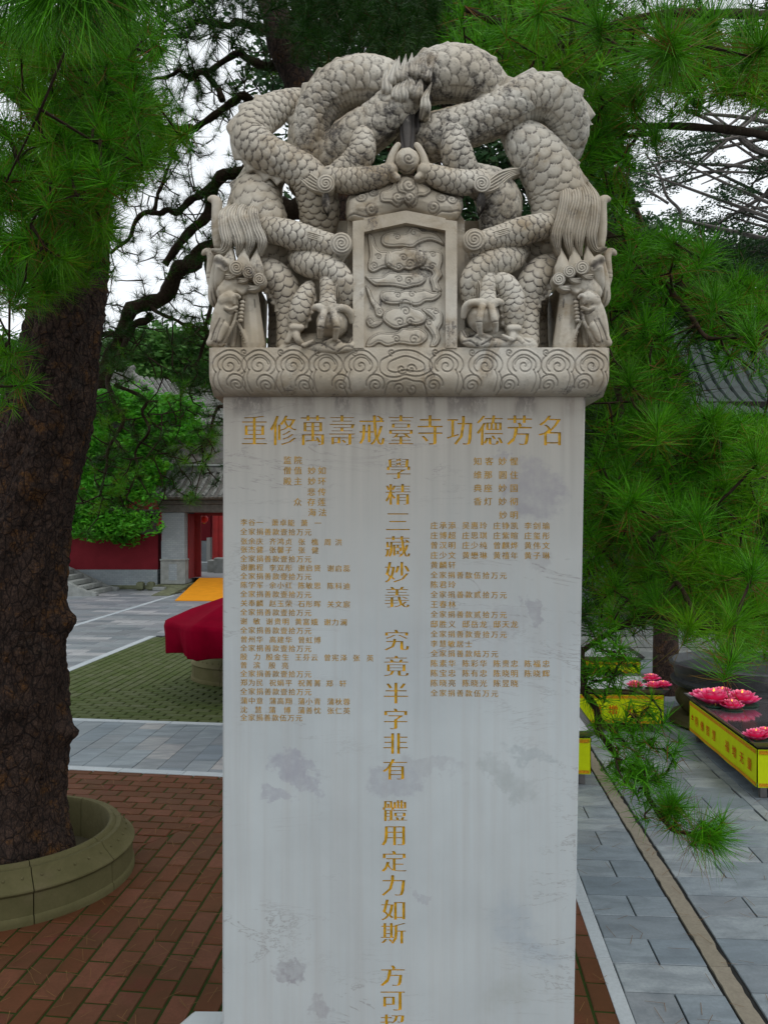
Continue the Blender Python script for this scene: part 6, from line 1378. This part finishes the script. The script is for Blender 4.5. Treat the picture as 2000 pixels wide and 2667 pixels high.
# the low branch over the paving: fans of needles pointing right and up
for (u, v, Y, z, o_) in ((1664, 1868, 2.85, .85, (.35, -.1, .9)), (1655, 1872, 2.85, .8, (.1, -.3, -.6)), (1600, 1985, 2.85, .7, (.7, 0, .4)), (1625, 1930, 2.8, .7, (.5, .1, .8)), (1745, 2095, 2.7, .95, (.1, .1, 1)), (1755, 2100, 2.7, .9, (.6, -.2, .7)), (1690, 2072, 2.75, .7, (.2, 0, .9)), (1758, 2166, 2.68, .85, (.0, -.2, -1)), (1740, 2160, 2.68, .7, (-.7, 0, -.3)), (1846, 2180, 2.62, 1.05, (.9, 0, .35)), (1856, 2186, 2.62, 1.15, (1, -.2, -.1)), (1850, 2180, 2.62, .95, (.5, 0, -.8)), (1880, 2135, 2.62, .85, (.25, 0, 1)), (1570, 1880, 2.9, .7, (.8, 0, .2)), (1540, 1840, 2.95, .7, (.3, -.2, -.8)), (1580, 1810, 2.9, .75, (.4, 0, .9)), (1560, 1760, 2.95, .8, (.5, -.2, .5)), (1600, 1760, 2.9, .8, (.4, -.2, -.5)), (1720, 2120, 2.72, .7, (-.3, -.2, -.8)), (1640, 2015, 2.8, .6, (.1, 0, -1))):
    T4.tuft(W(u, v, Y), z, HERO, 0, out=Vector(o_).normalized(), twig=.003)
for (cu, cv, ru, rv, Y0_, Y1_, n) in ((1560, 560, 90, 300, 3.3, 4.2, 80), (1700, 700, 180, 100, 3.1, 4.0, 60), (1900, 800, 130, 90, 3.0, 4.0, 50), (1640, 980, 130, 160, 3.0, 4.0, 85), (1740, 1280, 230, 190, 2.9, 4.0, 170), (1930, 1260, 90, 200, 2.9, 3.9, 50), (1790, 1530, 230, 100, 2.8, 3.8, 90), (1560, 1450, 60, 170, 3.2, 4.0, 30), (1940, 1650, 80, 80, 2.7, 3.4, 26), (1560, 1720, 50, 60, 2.9, 3.3, 4), (1640, 160, 480, 150, 3.0, 4.4, 210), (1400, 60, 260, 110, 3.0, 4.2, 80), (1580, 330, 80, 110, 3.2, 4.0, 34), (1900, 180, 160, 110, 2.8, 3.8, 60)):
    for _ in range(n):
        a = random.random()*6.28; r_ = math.sqrt(random.random()); uu, vv = cu+ru*r_*math.cos(a), cv+rv*r_*math.sin(a)
        if (uu > 1830 and 925 < vv < 1085) or (uu > 1640 and 240 < vv < 560 and random.random() < .6) or (uu < 1790 and vv > 1600): continue
        T4.tuft(W(uu, vv, random.uniform(Y0_, Y1_)), random.uniform(.9, 1.25), None, random.uniform(.4, .9), twig=.003)
for _ in range(56):
    t = random.random()**.75; uu, vv = 1560+t*150+random.gauss(0, 45), 1660+t*430+random.gauss(0, 40)
    T4.tuft(W(uu, vv, 2.95-.25*t+random.uniform(-.05, .15)), random.uniform(.6, .85), None, .55, twig=.0025)
for _ in range(46): T4.tuft(W(random.uniform(1790, 2010), random.uniform(1085, 1170), random.uniform(2.9, 3.6)), random.uniform(.9, 1.2), None, .5, twig=.003)
for _ in range(12): T4.tuft(W(random.uniform(1790, 2010), random.uniform(930, 1080), random.uniform(3.0, 3.8)), random.uniform(.8, 1.1), None, .5, twig=.003)
for _ in range(3): T4.tuft(W(random.uniform(1560, 1760), random.uniform(1560, 1760), random.uniform(2.8, 3.1)), random.uniform(.7, 1.0), None, .4, twig=.003)
for (u, v, Y, z, o_) in ((1745, 118, 1.75, 1.1, (0, -.6, -.2)), (1730, 110, 1.8, 1.1, (-.3, -.3, .8)), (1985, 120, 1.8, 1.1, (.2, -.6, .2)), (1760, 150, 1.7, 1.0, (.1, -.3, -.9)), (1560, 60, 2.2, 1.1, (-.2, -.5, .4)), (1400, 40, 2.6, 1.1, (-.2, -.3, -.6)), (1860, 60, 2.0, 1.1, (.2, -.4, .5))):
    T4.tuft(W(u, v, Y), z, HERO, 0, out=Vector(o_).normalized(), twig=.003)
for _ in range(420):
    uu, vv = random.uniform(1500, 2200), random.uniform(620, 1640)
    if uu > 1810 and 880 < vv < 1140: continue
    T4.tuft(W(uu, vv, random.uniform(3.6, 4.8)), random.uniform(1.2, 1.8), None, .5, True, 0)
for p in blob((2.6, 4.2, 5.8), (2.2, 2.2, .8), 380): T4.tuft(p, random.uniform(1.8, 2.5), None, .5, True, 0)
T4.finish()

# ---- trees made of leaf clumps
def leafcrown(root, clumps, size, mat, name='crown', asp=.6, seed=1):
    rg = np.random.default_rng(seed); V = []; A = []
    for (c, r, n) in clumps:
        d = rg.normal(size=(n, 3)); d /= np.linalg.norm(d, axis=1)[:, None]; P = np.array(c)+d*np.array(r)*(rg.random((n, 1))**.45)
        u = rg.normal(size=(n, 3)); u[:, 2] *= .5; u /= np.linalg.norm(u, axis=1)[:, None]; w = np.cross(u, rg.normal(size=(n, 3))); w /= np.linalg.norm(w, axis=1)[:, None]
        s_ = size*rg.uniform(.6, 1.3, (n, 1)); q = np.stack([P-u*s_, P+w*s_*asp*.6-u*s_*.1, P+u*s_, P-w*s_*asp*.6-u*s_*.1], 1); V.append(q.reshape(-1, 3)); A.append(np.repeat(np.clip(rg.normal(.45, .22, n), 0, .8), 4))
    V = np.vstack(V)-np.array(root.location); Q = np.arange(len(V)).reshape(-1, 4)
    o = link(name, mesh(name, V, Q, False, {'rnd': np.concatenate(A)}, mat), mat, root, world=False, kind='stuff'); o.location = (0, 0, 0); return o
def clumps_px(boxes, Yr, r, n, seed=1, per=1):
    rg = random.Random(seed); out = []
    for (u0, u1, v0, v1, k) in boxes:
        for _ in range(k):
            Y = rg.uniform(*Yr); p = W(rg.uniform(u0, u1), rg.uniform(v0, v1), Y); q = r*rg.uniform(.6, 1.3); out.append((tuple(p), (q*1.2, q, q*.6), n))
    return out
def leafy(name, base, label, trunk, boxes, Yr, r, n, size, mat, seed, bark=None, r0=.15, asp=.6, limbs=()):
    t = empty(name, base, label=label, cat='tree'); mb = MB(); mb.tube([Vector(p)-t.location for p in trunk], np.linspace(r0, r0*.3, len(trunk)), 9); mb.build('trunk', bark or M['twig'], t, smooth=True, world=False).location = (0, 0, 0)
    cl = clumps_px(boxes, Yr, r, n, seed); leafcrown(t, cl, size, mat, 'crown', asp, seed)
    mb = MB(); rg = random.Random(seed)
    for c, _, _ in cl[::3]:
        a = Vector(trunk[rg.randrange(len(trunk)//2, len(trunk))]); b = Vector(c); m = a.lerp(b, .5)+Vector((0, 0, -.1)); mb.tube([a-t.location, m-t.location, b-t.location], [r0*.22, r0*.13, r0*.05], 5)
    mb.build('branches', bark or M['twig'], t, smooth=True, world=False, kind='stuff').location = (0, 0, 0)
    for P_, a_, b_ in limbs:
        Q = catmull(np.array([tuple(W(*p)) for p in P_]), len(P_)*5); mb = MB(); mb.tube(Q-np.array(t.location), np.linspace(a_, b_, len(Q)), 8); mb.build('limb', bark or M['twig'], t, smooth=True, world=False).location = (0, 0, 0)
    return t
Yb = 28.3
leafy('broadleaf_tree', (XU(330, Yb), Yb, 0), 'fresh green broadleaf tree drooping over the red wall', [(XU(300, Yb)-.3, Yb+1.2, 0), (XU(300, Yb)-.2, Yb+1, 1.5), (XU(310, Yb), Yb+.6, 3), (XU(340, Yb), Yb+.3, 5.0)],
      [(195, 360, 1050, 1380, 84), (340, 425, 1050, 1300, 42), (430, 500, 1050, 1150, 26), (260, 500, 1020, 1090, 26), (190, 370, 1360, 1392, 14), (310, 330, 1400, 1408, 2)], (25.3, 28), .55, 190, .10, M['leaf'], 3, M['twig'], .16)
leafy('evergreen_tree', (XU(420, 54), 54, 0), 'tall soft green conifer in the distance at the left, above the far roof', [(XU(420, 54), 54, 0), (XU(420, 54), 54, 8), (XU(425, 54), 54, 13)], [(360, 440, 880, 1000, 34), (400, 440, 860, 920, 8), (440, 560, 890, 1080, 60), (520, 640, 840, 1040, 40)], (52, 58), 1.5, 170, .26, M['leaf_far'], 4, M['twig'], .3)
leafy('evergreen_tree', (XU(200, 60), 60, 0), 'distant hazy conifer behind the trunk of the big left pine', [(XU(200, 60), 60, 0), (XU(200, 60), 60, 10)], [(-60, 340, 900, 1150, 60), (-100, 200, 1000, 1400, 50)], (56, 64), 2.0, 140, .3, M['leaf_far'], 5, M['twig'], .3)
leafy('dark_hedge_tree', (XU(60, 30), 30, 0), 'shadowed evergreen mass left of the big pine trunk', [(XU(60, 30), 30, 0), (XU(60, 30), 30, 4)], [(-200, 160, 1100, 1480, 60)], (29, 33), 1.0, 130, .16, M['cypress'], 6, M['twig'], .2)
# grey limbed cypress at the right
Yg = 12.0
leafy('cypress_tree', (8.2, Yg, 0), 'grey limbed cypress against the white sky at the right edge', [(8.2, Yg, 0), (8.0, Yg, 3), (7.8, Yg, 6), (7.6, Yg, 8.4), (7.4, Yg, 10)],
      [(1780, 1880, 340, 420, 9), (1700, 1800, 380, 440, 5), (1840, 1990, 480, 560, 12), (1850, 2010, 540, 660, 22), (1930, 2000, 430, 480, 4), (1640, 1760, 400, 520, 12), (1740, 1860, 540, 620, 16), (1640, 1840, 300, 480, 16), (1860, 2000, 330, 460, 8), (1900, 2050, 640, 760, 16), (1720, 1850, 180, 260, 8), (1900, 2050, 200, 300, 10)], (11.6, 12.8), .20, 110, .030, M['cypress'], 8, M['greybark'], .26, .5,
      limbs=[([(2260, 330, 12), (2080, 330, 12), (2000, 318, 12), (1920, 304, 12), (1836, 297, 12)], 0.056, 0.021), ([(2260, 470, 12), (2000, 402, 12), (1945, 376, 12), (1909, 344, 12), (1836, 308, 12), (1780, 285, 12)], 0.081, 0.021), ([(2260, 450, 12), (2000, 441, 12), (1909, 431, 12), (1818, 427, 12), (1735, 420, 12), (1655, 452, 12)], 0.050, 0.010), ([(2240, 455, 12), (2000, 451, 12), (1836, 447, 12), (1753, 460, 12), (1670, 481, 12)], 0.031, 0.008), ([(1900, 449, 12), (1860, 465, 12), (1825, 480, 12)], 0.019, 0.007), ([(2200, 520, 12), (2000, 539, 12), (1934, 550, 12), (1890, 560, 12)], 0.043, 0.010), ([(1680, 400, 12), (1715, 450, 12), (1735, 510, 12), (1770, 550, 12), (1770, 600, 12)], 0.012, 0.028), ([(1655, 495, 12), (1690, 500, 12), (1740, 530, 12)], 0.012, 0.021)])
# evergreens that close the view behind the right pine and above the hall
leafy('evergreen_tree', (3.6, 10.6, 0), 'dark evergreen directly behind the right edge of the stele', [(3.6, 10.6, 0), (3.6, 10.6, 2.4), (3.5, 10.6, 4.5), (3.3, 10.6, 6)], [(1480, 1700, 600, 1000, 60), (1500, 1640, 960, 1440, 40), (1480, 1600, 150, 600, 34)], (9.6, 11.4), .42, 210, .05, M['cypress'], 11, M['bark'], .17)
leafy('evergreen_tree', (7.4, 19.5, 0), 'shaded evergreen rising behind the green roofed hall', [(7.4, 19.5, 0), (7.4, 19.5, 4), (7.3, 19.5, 7.5)], [(1640, 2080, 640, 850, 90), (1600, 1700, 580, 700, 14)], (18.5, 21), .8, 210, .09, M['cypress'], 12, M['bark'], .25)
leafy('evergreen_tree', (0.3, 12.5, 0), 'tall dark evergreen behind the dragon crown', [(0.3, 12.5, 0), (.3, 12.5, 4), (.2, 12.5, 9), (.1, 12.5, 11)], [(700, 1500, -150, 300, 120), (800, 1460, 250, 900, 110), (900, 1400, 900, 1400, 40)], (11.8, 13.6), .75, 170, .075, M['cypress'], 13, M['bark'], .22)
